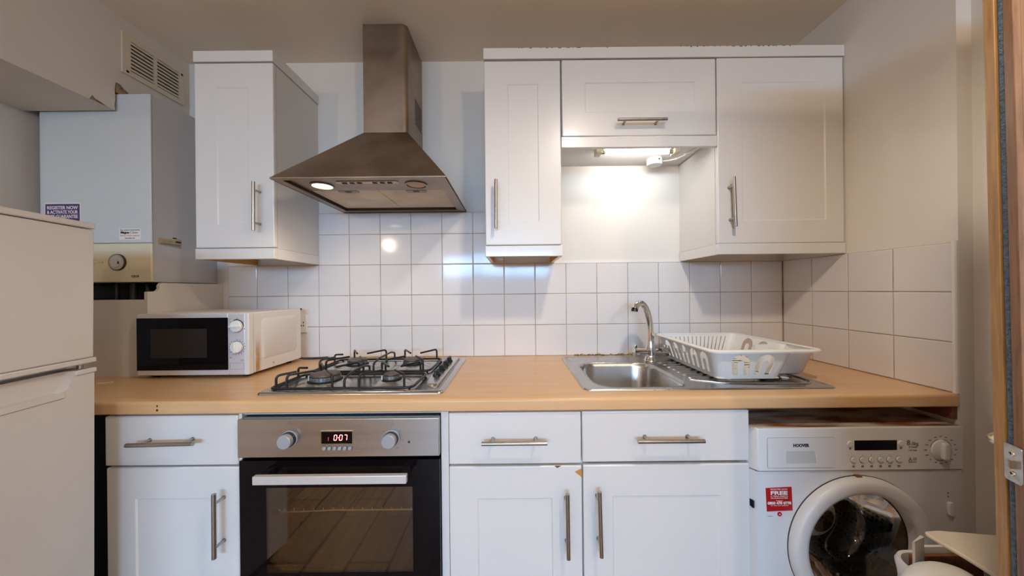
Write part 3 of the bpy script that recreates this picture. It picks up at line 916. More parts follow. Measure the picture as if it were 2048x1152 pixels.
for x, m, lab in ((-0.7105, 'lampon', 'lit halogen lamp'), (-0.3595, 'lampoff', 'unlit lamp with amber lens')):
    bm = BM(); lathe(bm, [(0.041, 0.0), (0.041, -0.004), (0.035, -0.005), (0.034, 0.0)], (x, 1.200, 1.6300), 'z', 28, cap0=False, cap1=False)
    rg = obj('lamp_ring', bm, 'steelhood', strip, smooth=40)
    bm = BM(); lathe(bm, [(0.034, -0.0015), (0.024, -0.005), (0.0, -0.006)], (x, 1.200, 1.6300), 'z', 28, cap1=False)
    obj('lamp', bm, m, strip, smooth=60, label=lab)
bm = BM(); prism(bm, rrect(-0.640, -0.415, 1.1560, 1.1790, 0.010, 5), 'z', 1.6270, 1.6302)
sw = obj('switch_plate', bm, 'cream', hd, label='yellowed switch strip')
for i, x in enumerate((-0.610, -0.583, -0.556, -0.500, -0.473, -0.446)):
    bobj('switch', x - 0.008, x + 0.008, 1.162, 1.173, 1.6240, 1.6272, 'steeldark', sw, 0.001)
l = bpy.data.lights.new('hood_lamp_glow', 'SPOT'); l.energy = 5; l.color = (1.0, 0.82, 0.58); l.spot_size = R(150); l.spot_blend = 0.7; l.shadow_soft_size = 0.03
o = bpy.data.objects.new('hood_lamp_glow', l); COL.objects.link(o); o.location = (-0.7105, 1.200, 1.622); attach(o, hd)

# ------------------------------------------------------------------ boiler
bo = thing('boiler', 'pale grey wall-hung gas boiler above the microwave', 'boiler', (-1.68, 1.44, 1.27))
bobj('case', -1.900, -1.4570, 1.300, WY, 1.2785, 2.0360, 'boilerside', bo)
bd = bobj('front_cover', -1.9030, -1.4560, 1.292, 1.2998, 1.4370, 2.0370, 'boiler', bo, 0.003)
cp = bobj('control_panel', -1.9030, -1.4535, 1.290, 1.2998, 1.2785, 1.4350, 'cream', bo, 0.004)
bm = BM(); lathe(bm, [(0.0330, 1.2901), (0.0330, 1.2840), (0.0305, 1.2825)], (-1.5870, 0, 1.3590), 'y', 36, cap0=False, cap1=False)
obj('timer_bezel', bm, 'gasket', cp, smooth=40)
bm = BM(); lathe(bm, [(0.0308, 1.2901), (0.0300, 1.2830), (0.0215, 1.2825), (0.0205, 1.2790), (0.0, 1.2785)], (-1.5870, 0, 1.3590), 'y', 36, cap0=False, cap1=False)
td = obj('timer_dial', bm, 'dialgrey', bo, smooth=40)
bm = BM()
for q in range(24):
    a = 2 * math.pi * q / 24
    cx, cz = -1.5870 + 0.0262 * math.cos(a), 1.3590 + 0.0262 * math.sin(a)
    box(bm, cx - 0.0009, cx + 0.0009, 1.2820, 1.2829, cz - 0.0009, cz + 0.0009)
obj('dial_ticks', bm, 'printdark', td, kind='stuff')
bobj('dial_pointer', -1.577, -1.571, 1.2780, 1.2830, 1.351, 1.362, 'printdark', td)
bobj('display_window', -1.7150, -1.6860, 1.2893, 1.2905, 1.3510, 1.3740, 'printgrey', cp)
for x in (-1.678, -1.655):
    bobj('button', x - 0.0075, x + 0.0075, 1.2878, 1.2903, 1.3565, 1.3635, 'cream', cp, 0.001)
bm = BM()
fr_o = rrect(-1.73, -1.544, 1.322, 1.402, 0.010, 4); fr_i = rrect(-1.7288, -1.5452, 1.3232, 1.4008, 0.009, 4)
holed(bm, fr_o, [fr_i], 'y', 1.2896, 1.2902)
obj('panel_outline', bm, 'ventcream', cp)
lg = bobj('maker_plate', -1.5340, -1.5050, 1.2893, 1.2902, 1.2980, 1.3060, 'printdark', bo)
bm = BM()
for i, w in enumerate((0.004, 0.003, 0.005, 0.004)): box(bm, -1.532 + i * 0.0066, -1.532 + i * 0.0066 + w, 1.2888, 1.2894, 1.3005, 1.3035)
obj('plate_lettering', bm, 'paper', lg, kind='stuff')
# stickers
st = bobj('register_sticker', -1.8830, -1.7380, 1.2913, 1.2922, 1.470, 1.6010, 'paper', bo, label='purple and white register-now sticker')
bobj('purple_field', -1.8790, -1.7420, 1.2907, 1.2914, 1.474, 1.5955, 'purple', st)
for i, s in enumerate(('REGISTER NOW', '& ACTIVATE YOUR', 'FREE GUARANTEE')):
    text('lettering', s, 0.0185, (-1.8105, 1.2904, 1.5800 - i * 0.0178), 'printwhite', st, width=0.124, bold=0.0004)
st = bobj('filter_sticker', -1.5840, -1.4970, 1.2913, 1.2922, 1.4495, 1.4945, 'paper', bo, label='small white service sticker with dark print')
text('lettering', 'Your system is protected by', 0.0075, (-1.5405, 1.2909, 1.4885), 'printdark', st, width=0.080)
text('lettering', 'Magna', 0.0125, (-1.5610, 1.2909, 1.4785), 'printdark', st, width=0.034, bold=0.0005)
text('lettering', 'Clean', 0.0125, (-1.5240, 1.2909, 1.4785), 'printgrey', st, width=0.032)
text('lettering', 'Always service magnets', 0.0075, (-1.5405, 1.2909, 1.4660), 'orangeprint', st, width=0.078)
text('lettering', 'www.adey.co.uk', 0.0070, (-1.5405, 1.2909, 1.4560), 'printdark', st, width=0.040)
# rating label on the side, peeling paper
bm = BM(); prism(bm, [(1.3190, 1.4340), (1.4090, 1.4260), (1.4110, 1.4640), (1.3860, 1.4700), (1.3850, 1.4640), (1.3180, 1.4620)], 'x', -1.4570, -1.4562)
rl = obj('rating_label', bm, 'tan', bo, label='tan torn rating label with a barcode')
bobj('barcode', -1.4562, -1.4558, 1.327, 1.405, 1.4350, 1.4430, 'printgrey', rl)
bobj('print_block', -1.4562, -1.4558, 1.386, 1.408, 1.4500, 1.4570, 'printdark', rl)
bobj('print_block', -1.4562, -1.4558, 1.374, 1.390, 1.4660, 1.4710, 'printdark', rl)
for i in range(4):
    bobj('print_line', -1.4562, -1.4558, 1.325 + 0.03 * (i % 2), 1.345 + 0.03 * (i % 2), 1.4480 + 0.006 * (i // 2), 1.4495 + 0.006 * (i // 2), 'orangeprint', rl)
for x, r in ((-1.62, 0.011), (-1.56, 0.0075), (-1.69, 0.0075), (-1.50, 0.011)):
    bm = BM(); tube(bm, [(x, 1.37, WT + 0.001), (x, 1.37, 1.2784)], r, 12)
    obj('pipe', bm, 'gasket', bo, smooth=60)  # pipes coloured near black, for the shade they stand in

# ------------------------------------------------------------------ air vent on the bulkhead
ve = thing('air_vent', 'yellowed louvred air vent on the bulkhead over the boiler', 'vent', (-1.584, 1.425, 2.13))
VX = -1.585
bm = BM()
vy0, vy1, vz0, vz1 = 1.302, 1.547, 2.1340, 2.3020
holed(bm, [(vy0, vz0), (vy1, vz0), (vy1, vz1), (vy0, vz1)], [[(vy0 + 0.030, vz0 + 0.022), (1.4190, vz0 + 0.022), (1.4190, vz1 - 0.022), (vy0 + 0.030, vz1 - 0.022)],
      [(1.4310, vz0 + 0.022), (vy1 - 0.022, vz0 + 0.022), (vy1 - 0.022, vz1 - 0.022), (1.4310, vz1 - 0.022)]], 'x', VX + 0.0003, VX + 0.0075)
obj('frame', bm, 'ventcream', ve, 0.0015)
bobj('dark_opening', VX + 0.0003, VX + 0.0012, vy0 + 0.02, vy1 - 0.015, vz0 + 0.015, vz1 - 0.015, 'steeldark', ve)
for ya, yb in ((vy0 + 0.030, 1.4190), (1.4310, vy1 - 0.022)):
    for i in range(8):
        z = vz0 + 0.0235 + i * 0.0155
        bm = BM(); prism(bm, [(VX + 0.0014, z + 0.0150), (VX + 0.0095, z + 0.0060), (VX + 0.0095, z + 0.0005), (VX + 0.0080, z), (VX + 0.0014, z + 0.0080)], 'y', ya, yb)
        obj('slat', bm, 'ventcream', ve)
for y, z in ((vy0 + 0.018, vz0 + 0.012), (vy1 - 0.010, vz1 - 0.024)):
    bm = BM(); lathe(bm, [(0.0050, 0.0068), (0.0050, 0.0082), (0, 0.0086)], (VX, y, z), 'x', 14, cap1=False)
    obj('screw', bm, 'black', ve)

# ------------------------------------------------------------------ fridge freezer
fz = thing('fridge_freezer', 'off-white upright fridge freezer at the left edge', 'fridge', (-1.158, 0.885, 0))
fz.rotation_euler = (0, R(0.5), R(10.8))
fz.location = (-1.158 - 0.0105, 0.885, 0)
FW = 0.50


def fobj(name, x0, x1, y0, y1, z0, z1, m, parent=None, bevel=0.0, **k):
    bm = BM(); box(bm, x0, x1, y0, y1, z0, z1)
    return obj(name, bm, m, parent or fz, bevel, local=True, **k)


fobj('body', -0.57, -0.062, -FW + 0.003, -0.003, 0.03, 1.405, 'fridge', bevel=0.004)
fobj('top_lid', -0.57, 0.002, -FW - 0.001, 0.0012, 1.4100, 1.4260, 'fridge', bevel=0.003)
fobj('gasket', -0.062, -0.052, -FW + 0.01, -0.010, 0.06, 1.39, 'binw')
fd = fobj('freezer_door', -0.052, 0.0, -FW, 0.0, 1.0580, 1.4085, 'fridge', bevel=0.004)
fobj('door_lip', -0.050, 0.0035, -FW, 0.003, 1.0440, 1.0578, 'fridge', fd, 0.003)
# lower door, its top edge scooped into a grip
bm = BM()
box(bm, -0.052, 0.0, -FW, 0.0, 0.06, 0.965)
prism(bm, [(-FW, 0.965), (0.0, 0.965), (0.0, 1.0300), (-0.045, 1.0300), (-0.062, 0.990), (-0.075, 0.980), (-FW + 0.075, 0.980), (-FW + 0.062, 0.990), (-FW + 0.045, 1.0300), (-FW, 1.0300)], 'x', -0.022, 0.0)
box(bm, -0.052, -0.022, -FW, 0.0, 0.965, 1.0300)
ld = obj('fridge_door', bm, 'fridge', fz, local=True)
fobj('door_lip', -0.050, 0.0035, -0.046, 0.003, 1.0175, 1.0300, 'fridge', ld, 0.002)
fobj('grip_lip', -0.004, 0.0030, -FW + 0.07, -0.070, 0.9670, 0.9810, 'fridge', ld, 0.002)
for y in (-0.05, -FW + 0.05):
    bm = BM(); lathe(bm, [(0.018, 0.0), (0.018, 0.03)], (-0.10, y, 0), 'z', 16); lathe(bm, [(0.018, 0.0), (0.018, 0.03)], (-0.50, y, 0), 'z', 16)
    obj('foot', bm, 'blackplastic', fz, local=True)
bm = BM(); lathe(bm, [(0.006, 1.0300), (0.006, 1.0445)], (-0.018, -0.016, 0), 'z', 12)
obj('hinge_pin', bm, 'zinc', fz, local=True)

# ------------------------------------------------------------------ microwave
mw = thing('microwave', 'white microwave with black door and rust-stained side on the worktop', 'microwave', (-1.21, 1.36, WT))
MX0, MX1, MY0, MZ0, MZ1 = -1.4235, -1.0010, 1.2100, 0.9215, 1.1545
bobj('body', MX0 + 0.004, MX1 - 0.001, 1.2355, 1.510, MZ0 + 0.001, MZ1 + 0.001, 'mwave', mw, 0.004)
bm = BM()
prism(bm, [(1.2365, MZ0 + 0.003), (1.508, MZ0 + 0.003), (1.508, MZ1 - 0.003), (1.2365, MZ1 - 0.003)], 'x', MX1 - 0.0012, MX1 - 0.0004)
sd = obj('side_panel', bm, 'mwside', mw, label='white side panel with a brown rust streak')
bm = BM()
o1 = rrect(1.272, 1.478, MZ0 + 0.045, MZ1 - 0.026, 0.018, 5); o2 = rrect(1.280, 1.470, MZ0 + 0.053, MZ1 - 0.034, 0.013, 5)
loft(bm, [[(MX1 - 0.0005, y, z) for y, z in o1], [(MX1 + 0.0030, y, z) for y, z in o2]], cap0=False)
obj('raised_panel', bm, 'mwave', sd, smooth=25)
bm = BM(); lathe(bm, [(0.0035, MX1 - 0.0005), (0.003, MX1 + 0.0012), (0, MX1 + 0.0015)], (0, 1.335, MZ0 + 0.020), 'x', 10, cap1=False)
obj('screw', bm, 'zinc', sd)
bobj('panel_frame', -1.0770, MX1, MY0 + 0.001, 1.2352, MZ0, MZ1, 'mwave', mw, 0.003)
cpn = bobj('control_panel', -1.0765, -1.0150, MY0, MY0 + 0.012, MZ0 + 0.002, MZ1 - 0.002, 'mwfront', mw, 0.002)
dr = bobj('door', MX0, -1.0785, MY0 + 0.0012, 1.2350, MZ0, MZ1, 'mwfront', mw, 0.003)
gl = bobj('door_glass', MX0 + 0.0015, -1.0795, MY0 - 0.0006, MY0 + 0.003, 0.9415, 1.1385, 'blackglass', dr)
bobj('door_window', -1.3690, -1.1570, MY0 - 0.0009, MY0 + 0.001, 0.9880, 1.0975, 'mwwin', dr)
for z, lab in ((1.1055, 0), (1.0265, 1)):
    bm = BM(); lathe(bm, [(0.0245, MY0 - 0.0004), (0.0245, MY0 - 0.0010), (0.0225, MY0 - 0.0010)], (-1.0435, 0, z), 'y', 32, cap0=False, cap1=False)
    obj('dial_ring', bm, 'printgrey', cpn)
    bm = BM(); lathe(bm, [(0.0215, MY0 + 0.0005), (0.0212, MY0 - 0.0080), (0.0195, MY0 - 0.0095), (0, MY0 - 0.0095)], (-1.0435, 0, z), 'y', 32, cap1=False)
    dl = obj('dial', bm, 'wplastic', mw, smooth=35)
    bm = BM()
    if lab: prism(bm, [(-1.0485, z - 0.0205), (-1.0385, z - 0.0205), (-1.0400, z + 0.0205), (-1.0470, z + 0.0205)], 'y', MY0 - 0.0170, MY0 - 0.0090)
    else: prism(bm, [(-1.0640, z - 0.0040), (-1.0230, z - 0.0040), (-1.0230, z + 0.0030), (-1.0640, z + 0.0030)], 'y', MY0 - 0.0170, MY0 - 0.0090)
    obj('dial_grip', bm, 'wplastic', dl, 0.0015)
    bm = BM()
    for q in range(16 if lab else 5):
        a = R(90 - q * 21) if lab else R(200 - q * 55)
        cx, cz = -1.0435 + 0.0295 * math.cos(a), z + 0.0285 * math.sin(a)
        box(bm, cx - 0.0011, cx + 0.0011, MY0 - 0.0006, MY0 + 0.0005, cz - 0.0013, cz + 0.0013)
    obj('dial_marks', bm, 'printdark', cpn, kind='stuff')
bm = BM()
A = [(-1.0435 + r * math.cos(R(a)), 1.1055 + r * math.sin(R(a))) for r, rng in ((0.0235, range(-5, 121, 9)), (0.0262, range(120, -6, -9))) for a in rng]
holed(bm, A, [], 'y', MY0 - 0.0013, MY0 + 0.0005)
obj('power_arc', bm, 'printdark', cpn)
bobj('printed_text', -1.0735, -1.0650, MY0 - 0.0006, MY0 + 0.0005, 1.1325, 1.1340, 'printgrey', cpn)
bobj('printed_text', -1.0715, -1.0655, MY0 - 0.0006, MY0 + 0.0005, 0.9860, 0.9875, 'printdark', cpn)
bobj('printed_text', -1.0330, -1.0190, MY0 - 0.0006, MY0 + 0.0005, 0.9720, 0.9810, 'dialgrey', cpn)
bm = BM()
for x0, x1, z0, z1 in ((-1.0705, -1.0190, 0.9665, 0.9672), (-1.0195, -1.0190, 0.9440, 0.9665), (-1.0705, -1.0190, 0.9435, 0.9441), (-1.0705, -1.0700, 0.9440, 0.9665)):
    box(bm, x0, x1, MY0 - 0.0005, MY0 + 0.0005, z0, z1)
obj('release_button_outline', bm, 'printgrey', cpn)
for x, y in ((-1.39, 1.25), (-1.04, 1.25), (-1.39, 1.48), (-1.04, 1.48)):
    bm = BM(); lathe(bm, [(0.010, 0.0003), (0.012, 0.0135)], (x, y, WT), 'z', 14)
    obj('foot', bm, 'blackplastic', mw)
bm = BM()
tube(bm, bend([(-1.06, 1.49, 0.935), (-1.00, 1.526, 0.9170), (-0.975, 1.535, 0.9145), (-0.93, 1.542, 0.9145), (-0.900, 1.553, 0.9150)], 0.02, 5), 0.0050, 8)
tag(obj('power_cable', bm, 'blackplastic', None, smooth=60), 'black power cable trailing from behind the microwave towards the hob', 'cable')

# ------------------------------------------------------------------ wall socket
so = thing('wall_socket', 'white double plug socket on the tiles half behind the microwave', 'socket', (-1.083, 1.568, 1.034))
pl = bobj('faceplate', -1.1555, -1.0100, 1.5655, TY - 0.0002, 1.0345, 1.1215, 'trimw', so, 0.002)
bm = BM()
for x, z in ((-1.0265, 1.0840), (-1.0365, 1.0685), (-1.0265, 1.0685)):
    bobj('pin_slot', x - 0.0022, x + 0.0022, 1.5651, 1.5658, z - 0.0036, z + 0.0036, 'black', pl)
bm.free()
bm = BM(); lathe(bm, [(0.004, TY), (0.004, TY - 0.003), (0, TY - 0.0035)], (-1.0420, 0, 1.1490), 'y', 10, cap1=False)
obj('screw_head', bm, 'black', wall_back)

# ------------------------------------------------------------------ sink, tap
sk = thing('kitchen_sink', 'stainless steel inset sink with ribbed drainer', 'sink', (0.63, 1.27, WT))
SX0, SX1, SY0, SY1 = 0.2215, 1.0310, 1.0180, 1.5280
BX0, BX1, BY0, BY1 = 0.2700, 0.5850, 1.0440, 1.4010
zs = WT + 0.0035
bm = BM()
holed(bm, rrect(SX0 + 0.014, SX1 - 0.014, SY0 + 0.014, SY1 - 0.014, 0.020, 5), [list(reversed(rrect(BX0, BX1, BY0, BY1, 0.075, 8)))], 'z', zs - 0.0022, zs)
obj('deck', bm, 'steelsink', sk)
bm = BM(); rings = []
for ins, z in ((0.0, 0.0003), (0.0, 0.0022), (0.004, 0.0048), (0.009, 0.0052), (0.0145, 0.0035)):
    rings.append([(x, y, WT + z) for x, y in rrect(SX0 + ins, SX1 - ins, SY0 + ins, SY1 - ins, max(0.024 - ins * 0.4, 0.006), 5)])
loft(bm, rings, False, False)
obj('rim', bm, 'steelsink', sk, smooth=60)
bm = BM(); rings = []
for ins, z in ((-0.004, 0.0004), (0.0005, -0.0008), (0.004, -0.006), (0.007, -0.020), (0.012, -0.110), (0.020, -0.140), (0.045, -0.155)):
    rings.append([(x, y, zs + z) for x, y in rrect(BX0 + ins, BX1 - ins, BY0 + ins, BY1 - ins, max(0.075 - ins * 0.4, 0.03), 8)])
loft(bm, rings, False, True)
bw = obj('bowl', bm, 'steelsink', sk, smooth=60)
bm = BM(); lathe(bm, [(0.042, 0.0002), (0.042, 0.003), (0.030, 0.002), (0.0, 0.001)], (0.43, 1.22, zs - 0.155), 'z', 28, cap1=False)
obj('waste', bm, 'chrome', bw, smooth=40)
for i in range(7):
    y = 1.148 + i * 0.0395
    bm = BM()
    rings = []
    for k, (x, w, h) in enumerate(((0.6180, 0.0005, 0.0), (0.6240, 0.0070, 0.0028), (0.6400, 0.0080, 0.0032), (0.990, 0.0080, 0.0026), (1.000, 0.0050, 0.0004))):
        rings.append([(x, y + w * math.cos(R(a)), zs - 0.0003 + h * math.sin(R(a))) for a in (0, 30, 60, 90, 120, 150, 180)])
    loft(bm, rings)
    obj('drainer_rib', bm, 'steelsink', sk, smooth=60)
bm = BM()
tube(bm, bend([(0.612, 1.120, zs + 0.001), (0.70, 1.075, zs + 0.001), (0.80, 1.062, zs + 0.001), (0.975, 1.060, zs + 0.001), (1.003, 1.085, zs + 0.001), (1.003, 1.40, zs + 0.001), (0.98, 1.43, zs + 0.001), (0.66, 1.43, zs + 0.001)], 0.03, 6), 0.0030, 8)
obj('drainer_edge', bm, 'steelsink', sk, smooth=60)
bm = BM(); tube(bm, bend([(0.565, 1.068, zs - 0.006), (0.562, 1.064, zs + 0.006), (0.556, 1.060, zs + 0.003), (0.548, 1.060, zs - 0.012)], 0.004, 4), 0.0022, 8)
lathe(bm, [(0.006, 0), (0.006, 0.004)], (0.546, 1.058, zs - 0.016), 'z', 12)
obj('plug_chain_stay', bm, 'chrome', sk, smooth=60)

tp = thing('mixer_tap', 'chrome swan-neck mixer tap behind the sink bowl', 'tap', (0.6080, 1.4300, zs))
TX, TYY = 0.6080, 1.4300
bm = BM()
lathe(bm, [(0.0290, 0.0003), (0.0285, 0.006), (0.0230, 0.012), (0.0220, 0.030), (0.0235, 0.045), (0.0220, 0.062), (0.0175, 0.085), (0.0172, 0.089), (0.0, 0.089)], (TX, TYY, zs), 'z', 28, cap1=False)
obj('body', bm, 'chrome', tp, smooth=40)
bm = BM()
path = [(TX, TYY, zs + 0.088), (TX - 0.001, TYY - 0.001, zs + 0.120), (TX - 0.004, TYY - 0.003, zs + 0.155), (TX - 0.010, TYY - 0.007, zs + 0.188), (TX - 0.020, TYY - 0.014, zs + 0.217),
        (TX - 0.033, TYY - 0.023, zs + 0.240), (TX - 0.048, TYY - 0.033, zs + 0.255), (TX - 0.062, TYY - 0.043, zs + 0.2595), (TX - 0.075, TYY - 0.052, zs + 0.257), (TX - 0.086, TYY - 0.060, zs + 0.248), (TX - 0.093, TYY - 0.065, zs + 0.234)]
tube(bm, path, 0.0115, 18, radii=[0.0155, 0.0152, 0.0150, 0.0147, 0.0144, 0.0141, 0.0139, 0.0138, 0.0138, 0.0138, 0.0138])
sp = obj('spout', bm, 'chrome', tp, smooth=50)
bm = BM(); tube(bm, [(TX - 0.0932, TYY - 0.0652, zs + 0.2345), (TX - 0.0945, TYY - 0.0662, zs + 0.224)], 0.0136, 18)
obj('aerator', bm, 'blackplastic', sp, smooth=50)
for s in (-1, 1):
    bm = BM()
    lathe(bm, [(0.0175, s * 0.012), (0.0180, s * 0.048), (0.0200, s * 0.050), (0.0205, s * 0.060), (0.0200, s * 0.074), (0.0150, s * 0.0775), (0.0, s * 0.078)], (TX, TYY, zs + 0.038), 'x', 26, cap1=False)
    h = obj('handle', bm, 'chrome', tp, smooth=40)
    bobj('lever_fin', TX + s * 0.0655 - 0.0065, TX + s * 0.0655 + 0.0065, TYY - 0.005, TYY + 0.005, zs + 0.052, zs + 0.070, 'chrome', h, 0.002)

# ------------------------------------------------------------------ dish rack
rk = thing('dish_rack', 'white plastic dish rack standing on the sink drainer', 'dish rack', (0.85, 1.29, WT))
RZ0, RZ1 = zs + 0.010, 1.0185
RT = (0.6720, 1.0320, 1.0800, 1.5060)   # top outline
RB = (0.6980, 0.9900, 1.0980, 1.4880)   # bottom outline


def lerp(a, b, t): return a + (b - a) * t


def inv_u(cx, w, h0, h1, s):
    """inverted-U slot outline in (u, t) wall coordinates"""
    out = []
    r = w / 2
    out += [(cx - r, h0), (cx - r, h1 - r * s)]
    out += [(cx + r * math.cos(R(a)), h1 - r * s + r * s * math.sin(R(a))) for a in range(165, 0, -15)]
    out += [(cx + r, h1 - r * s), (cx + r, h0)]
    r2 = 0.36 * r
    out += [(cx + r2, h0), (cx + r2, h1 - 0.34)]
    out += [(cx + r2 * math.cos(R(a)), h1 - 0.34 + r2 * s * math.sin(R(a))) for a in range(15, 180, 15)]
    out += [(cx - r2, h1 - 0.34), (cx - r2, h0)]
    return out


def wall_panel(p0t, p1t, p0b, p1b, holes, inward, parent, name):
    """thin sloping wall between a top and a bottom edge; holes are outlines in (metres along, 0..1 up)"""
    A0, A1, B0, B1 = Vector(p0b), Vector(p1b), Vector(p0t), Vector(p1t)
    Lm = ((A1 - A0).length + (B1 - B0).length) / 2
    n = 24
    outer = [(Lm * i / n, 0) for i in range(n + 1)] + [(Lm * (n - i) / n, 1) for i in range(n + 1)]
    loops = [outer] + holes
    sc = RZ1 - RZ0
    tri = tessellate_polygon([[Vector((p[0], p[1] * sc, 0)) for p in l] for l in loops])
    flat = [p for l in loops for p in l]
    bm = BM()

    def P(u, t, off):
        a = A0.lerp(A1, u / Lm); b = B0.lerp(B1, u / Lm)
        return a.lerp(b, t) + Vector(inward) * off
    F = [bm.verts.new(P(u, t, 0)) for u, t in flat]; G = [bm.verts.new(P(u, t, 0.0024)) for u, t in flat]
    for q in tri:
        try:
            bm.faces.new([F[i] for i in q]); bm.faces.new([G[i] for i in reversed(q)])
        except ValueError:
            pass
    k = 0
    for l in loops:
        m = len(l)
        for i in range(m):
            j = (i + 1) % m
            try:
                bm.faces.new((F[k + i], F[k + j], G[k + j], G[k + i]))
            except ValueError:
                pass
        k += m
    return obj(name, bm, 'wplastic', parent)


cr = 0.026
sS = 1 / (RZ1 - RZ0)
# front wall with two inverted-U slots
wall_panel((RT[0] + cr, RT[2], RZ1), (0.950 - cr, RT[2], RZ1), (RB[0] + cr, RB[2], RZ0), (0.912 - cr, RB[2], RZ0),
           [inv_u(0.058, 0.062, 0.13, 0.86, sS), inv_u(0.139, 0.062, 0.13, 0.86, sS)], (0, 1, 0), rk, 'front_wall')
wall_panel((RT[0], RT[2] + cr, RZ1), (RT[0], RT[3] - cr, RZ1), (RB[0], RB[2] + cr, RZ0), (RB[0], RB[3] - cr, RZ0),
           [inv_u(0.040 + 0.066 * i, 0.046, 0.13, 0.86, sS) for i in range(5)], (1, 0, 0), rk, 'side_wall')
wall_panel((RT[1], 1.215, RZ1), (RT[1], RT[3] - cr, RZ1), (RB[1], 1.205, RZ0), (RB[1], RB[3] - cr, RZ0),
           [inv_u(0.100 + 0.085 * i, 0.060, 0.13, 0.93, sS) for i in range(2)], (-1, 0, 0), rk, 'side_wall')
sl = []
for i in range(14):
    u = 0.030 + i * 0.0178
    sl.append([(u, 0.10), (u, 0.88), (u + 0.0045, 0.88), (u + 0.0045, 0.10)])
wall_panel((RT[0] + cr, RT[3], RZ1), (RT[1] - cr, RT[3], RZ1), (RB[0] + cr, RB[3], RZ0), (RB[1] - cr, RB[3], RZ0), sl, (0, -1, 0), rk, 'back_wall')
for (tx, ty, bx, by, a0) in ((RT[0] + cr, RT[2] + cr, RB[0] + cr, RB[2] + cr, 180), (0.950 - cr, RT[2] + cr, 0.912 - cr, RB[2] + cr, 270),
                             (RT[1] - cr, RT[3] - cr, RB[1] - cr, RB[3] - cr, 0), (RT[0] + cr, RT[3] - cr, RB[0] + cr, RB[3] - cr, 90)):
    bm = BM(); n = 6
    rows = []
    for r_ in (cr, cr - 0.0024):
        for (x, y, z) in ((bx, by, RZ0), (tx, ty, RZ1)):
            rows.append([bm.verts.new((x + r_ * math.cos(R(a0 + 90 * i / n)), y + r_ * math.sin(R(a0 + 90 * i / n)), z)) for i in range(n + 1)])
    for i in range(n):
        bm.faces.new((rows[0][i], rows[0][i + 1], rows[1][i + 1], rows[1][i])); bm.faces.new((rows[2][i + 1], rows[2][i], rows[3][i], rows[3][i + 1]))
    obj('corner', bm, 'wplastic', rk, smooth=60)
bm = BM()
holes = []
for i in range(9):
    y = 1.125 + i * 0.038
    holes.append([(0.715, y), (0.715, y + 0.020), (0.865, y + 0.020), (0.865, y)])
    if 1 < i < 8: holes.append([(0.880, y + 0.04), (0.880, y + 0.06), (0.970, y + 0.06), (0.970, y + 0.04)])
holed(bm, [(RB[0], RB[2] + 0.01), (RB[0] + 0.01, RB[2]), (0.905, RB[2]), (0.912, RB[2] + 0.01), (0.912, 1.20), (RB[1], 1.20), (RB[1], RB[3] - 0.01), (RB[1] - 0.01, RB[3]), (RB[0] + 0.01, RB[3]), (RB[0], RB[3] - 0.01)], holes, 'z', RZ0 - 0.0015, RZ0 + 0.001)
obj('base', bm, 'wplastic', rk)
# bars across the base that stand up as plate supports
for i in range(8):
    y = 1.152 + i * 0.038
    bobj('plate_divider', 0.715, 0.865, y - 0.002, y + 0.002, RZ0, RZ0 + 0.018, 'wplastic', rk)
bm = BM()
pth = [(x, y, RZ1 + 0.0005) for x, y in rrect(RT[0] - 0.006, RT[1] + 0.006, RT[2] - 0.006, RT[3] + 0.006, 0.034, 7)]
V = []
for i, p in enumerate(pth):
    q0, q1 = Vector(pth[i - 1]), Vector(pth[(i + 1) % len(pth)])
    d = (q1 - q0).normalized(); nrm = Vector((d.y, -d.x, 0))
    V.append([bm.verts.new(Vector(p) + nrm * a + Vector((0, 0, b))) for a, b in ((-0.010, -0.001), (-0.010, 0.002), (-0.004, 0.0045), (0.003, 0.0035), (0.0075, -0.001), (0.0070, -0.006), (0.0045, -0.006), (0.002, -0.001))])
for i in range(len(V)):
    a, b = V[i], V[(i + 1) % len(V)]
    for k in range(8):
        bm.faces.new((a[k], a[(k + 1) % 8], b[(k + 1) % 8], b[k]))
obj('rim', bm, 'wplastic', rk, smooth=50)
# cutlery cup bulging from the right front corner
cup = BM()
rings = []
for t, x0, x1, y0, y1 in ((0.06, 0.885, 1.018, 1.126, 1.215), (0.12, 0.880, 1.024, 1.120, 1.220), (1.0, 0.905, 1.036, 1.092, 1.232)):
    rings.append([(x, y, lerp(RZ0, RZ1 - 0.004, t)) for x, y in rrect(x0, x1, y0, y1, 0.030, 5)])
loft(cup, rings, True, False)
obj('cutlery_cup', cup, 'wplastic', rk, smooth=60)
for x, y in ((0.74, 1.11), (0.93, 1.105), (0.74, 1.47), (0.95, 1.47)):
    bm = BM(); lathe(bm, [(0.008, zs + 0.0035 - RZ0), (0.013, 0.0)], (x, y, RZ0), 'z', 12)
    obj('foot', bm, 'wplastic', rk)

# ------------------------------------------------------------------ niche light and junction box
lf = thing('fluorescent_light', 'lit fluorescent strip light under the short wall cabinet', 'lamp', (0.536, 1.38, 1.838))
bobj('batten', 0.3575, 0.7145, 1.355, 1.405, 1.8295, 1.8378, 'cream', lf, 0.002)
for x0, x1 in ((0.3565, 0.3830), (0.6890, 0.7155)):
    bobj('end_cap', x0, x1, 1.357, 1.403, 1.8080, 1.8294, 'cream', lf, 0.003)
bm = BM(); tube(bm, [(0.4000, 1.380, 1.8190), (0.6720, 1.380, 1.8190)], 0.0080, 16)
obj('tube', bm, 'tube', lf, smooth=60, label='glowing white fluorescent tube')
for x0, x1 in ((0.3825, 0.4000), (0.6720, 0.6895)):
    bm = BM(); tube(bm, [(x0, 1.380, 1.8190), (x1, 1.380, 1.8190)], 0.0078, 16)
    obj('tube_cap', bm, 'zinc', lf, smooth=60)
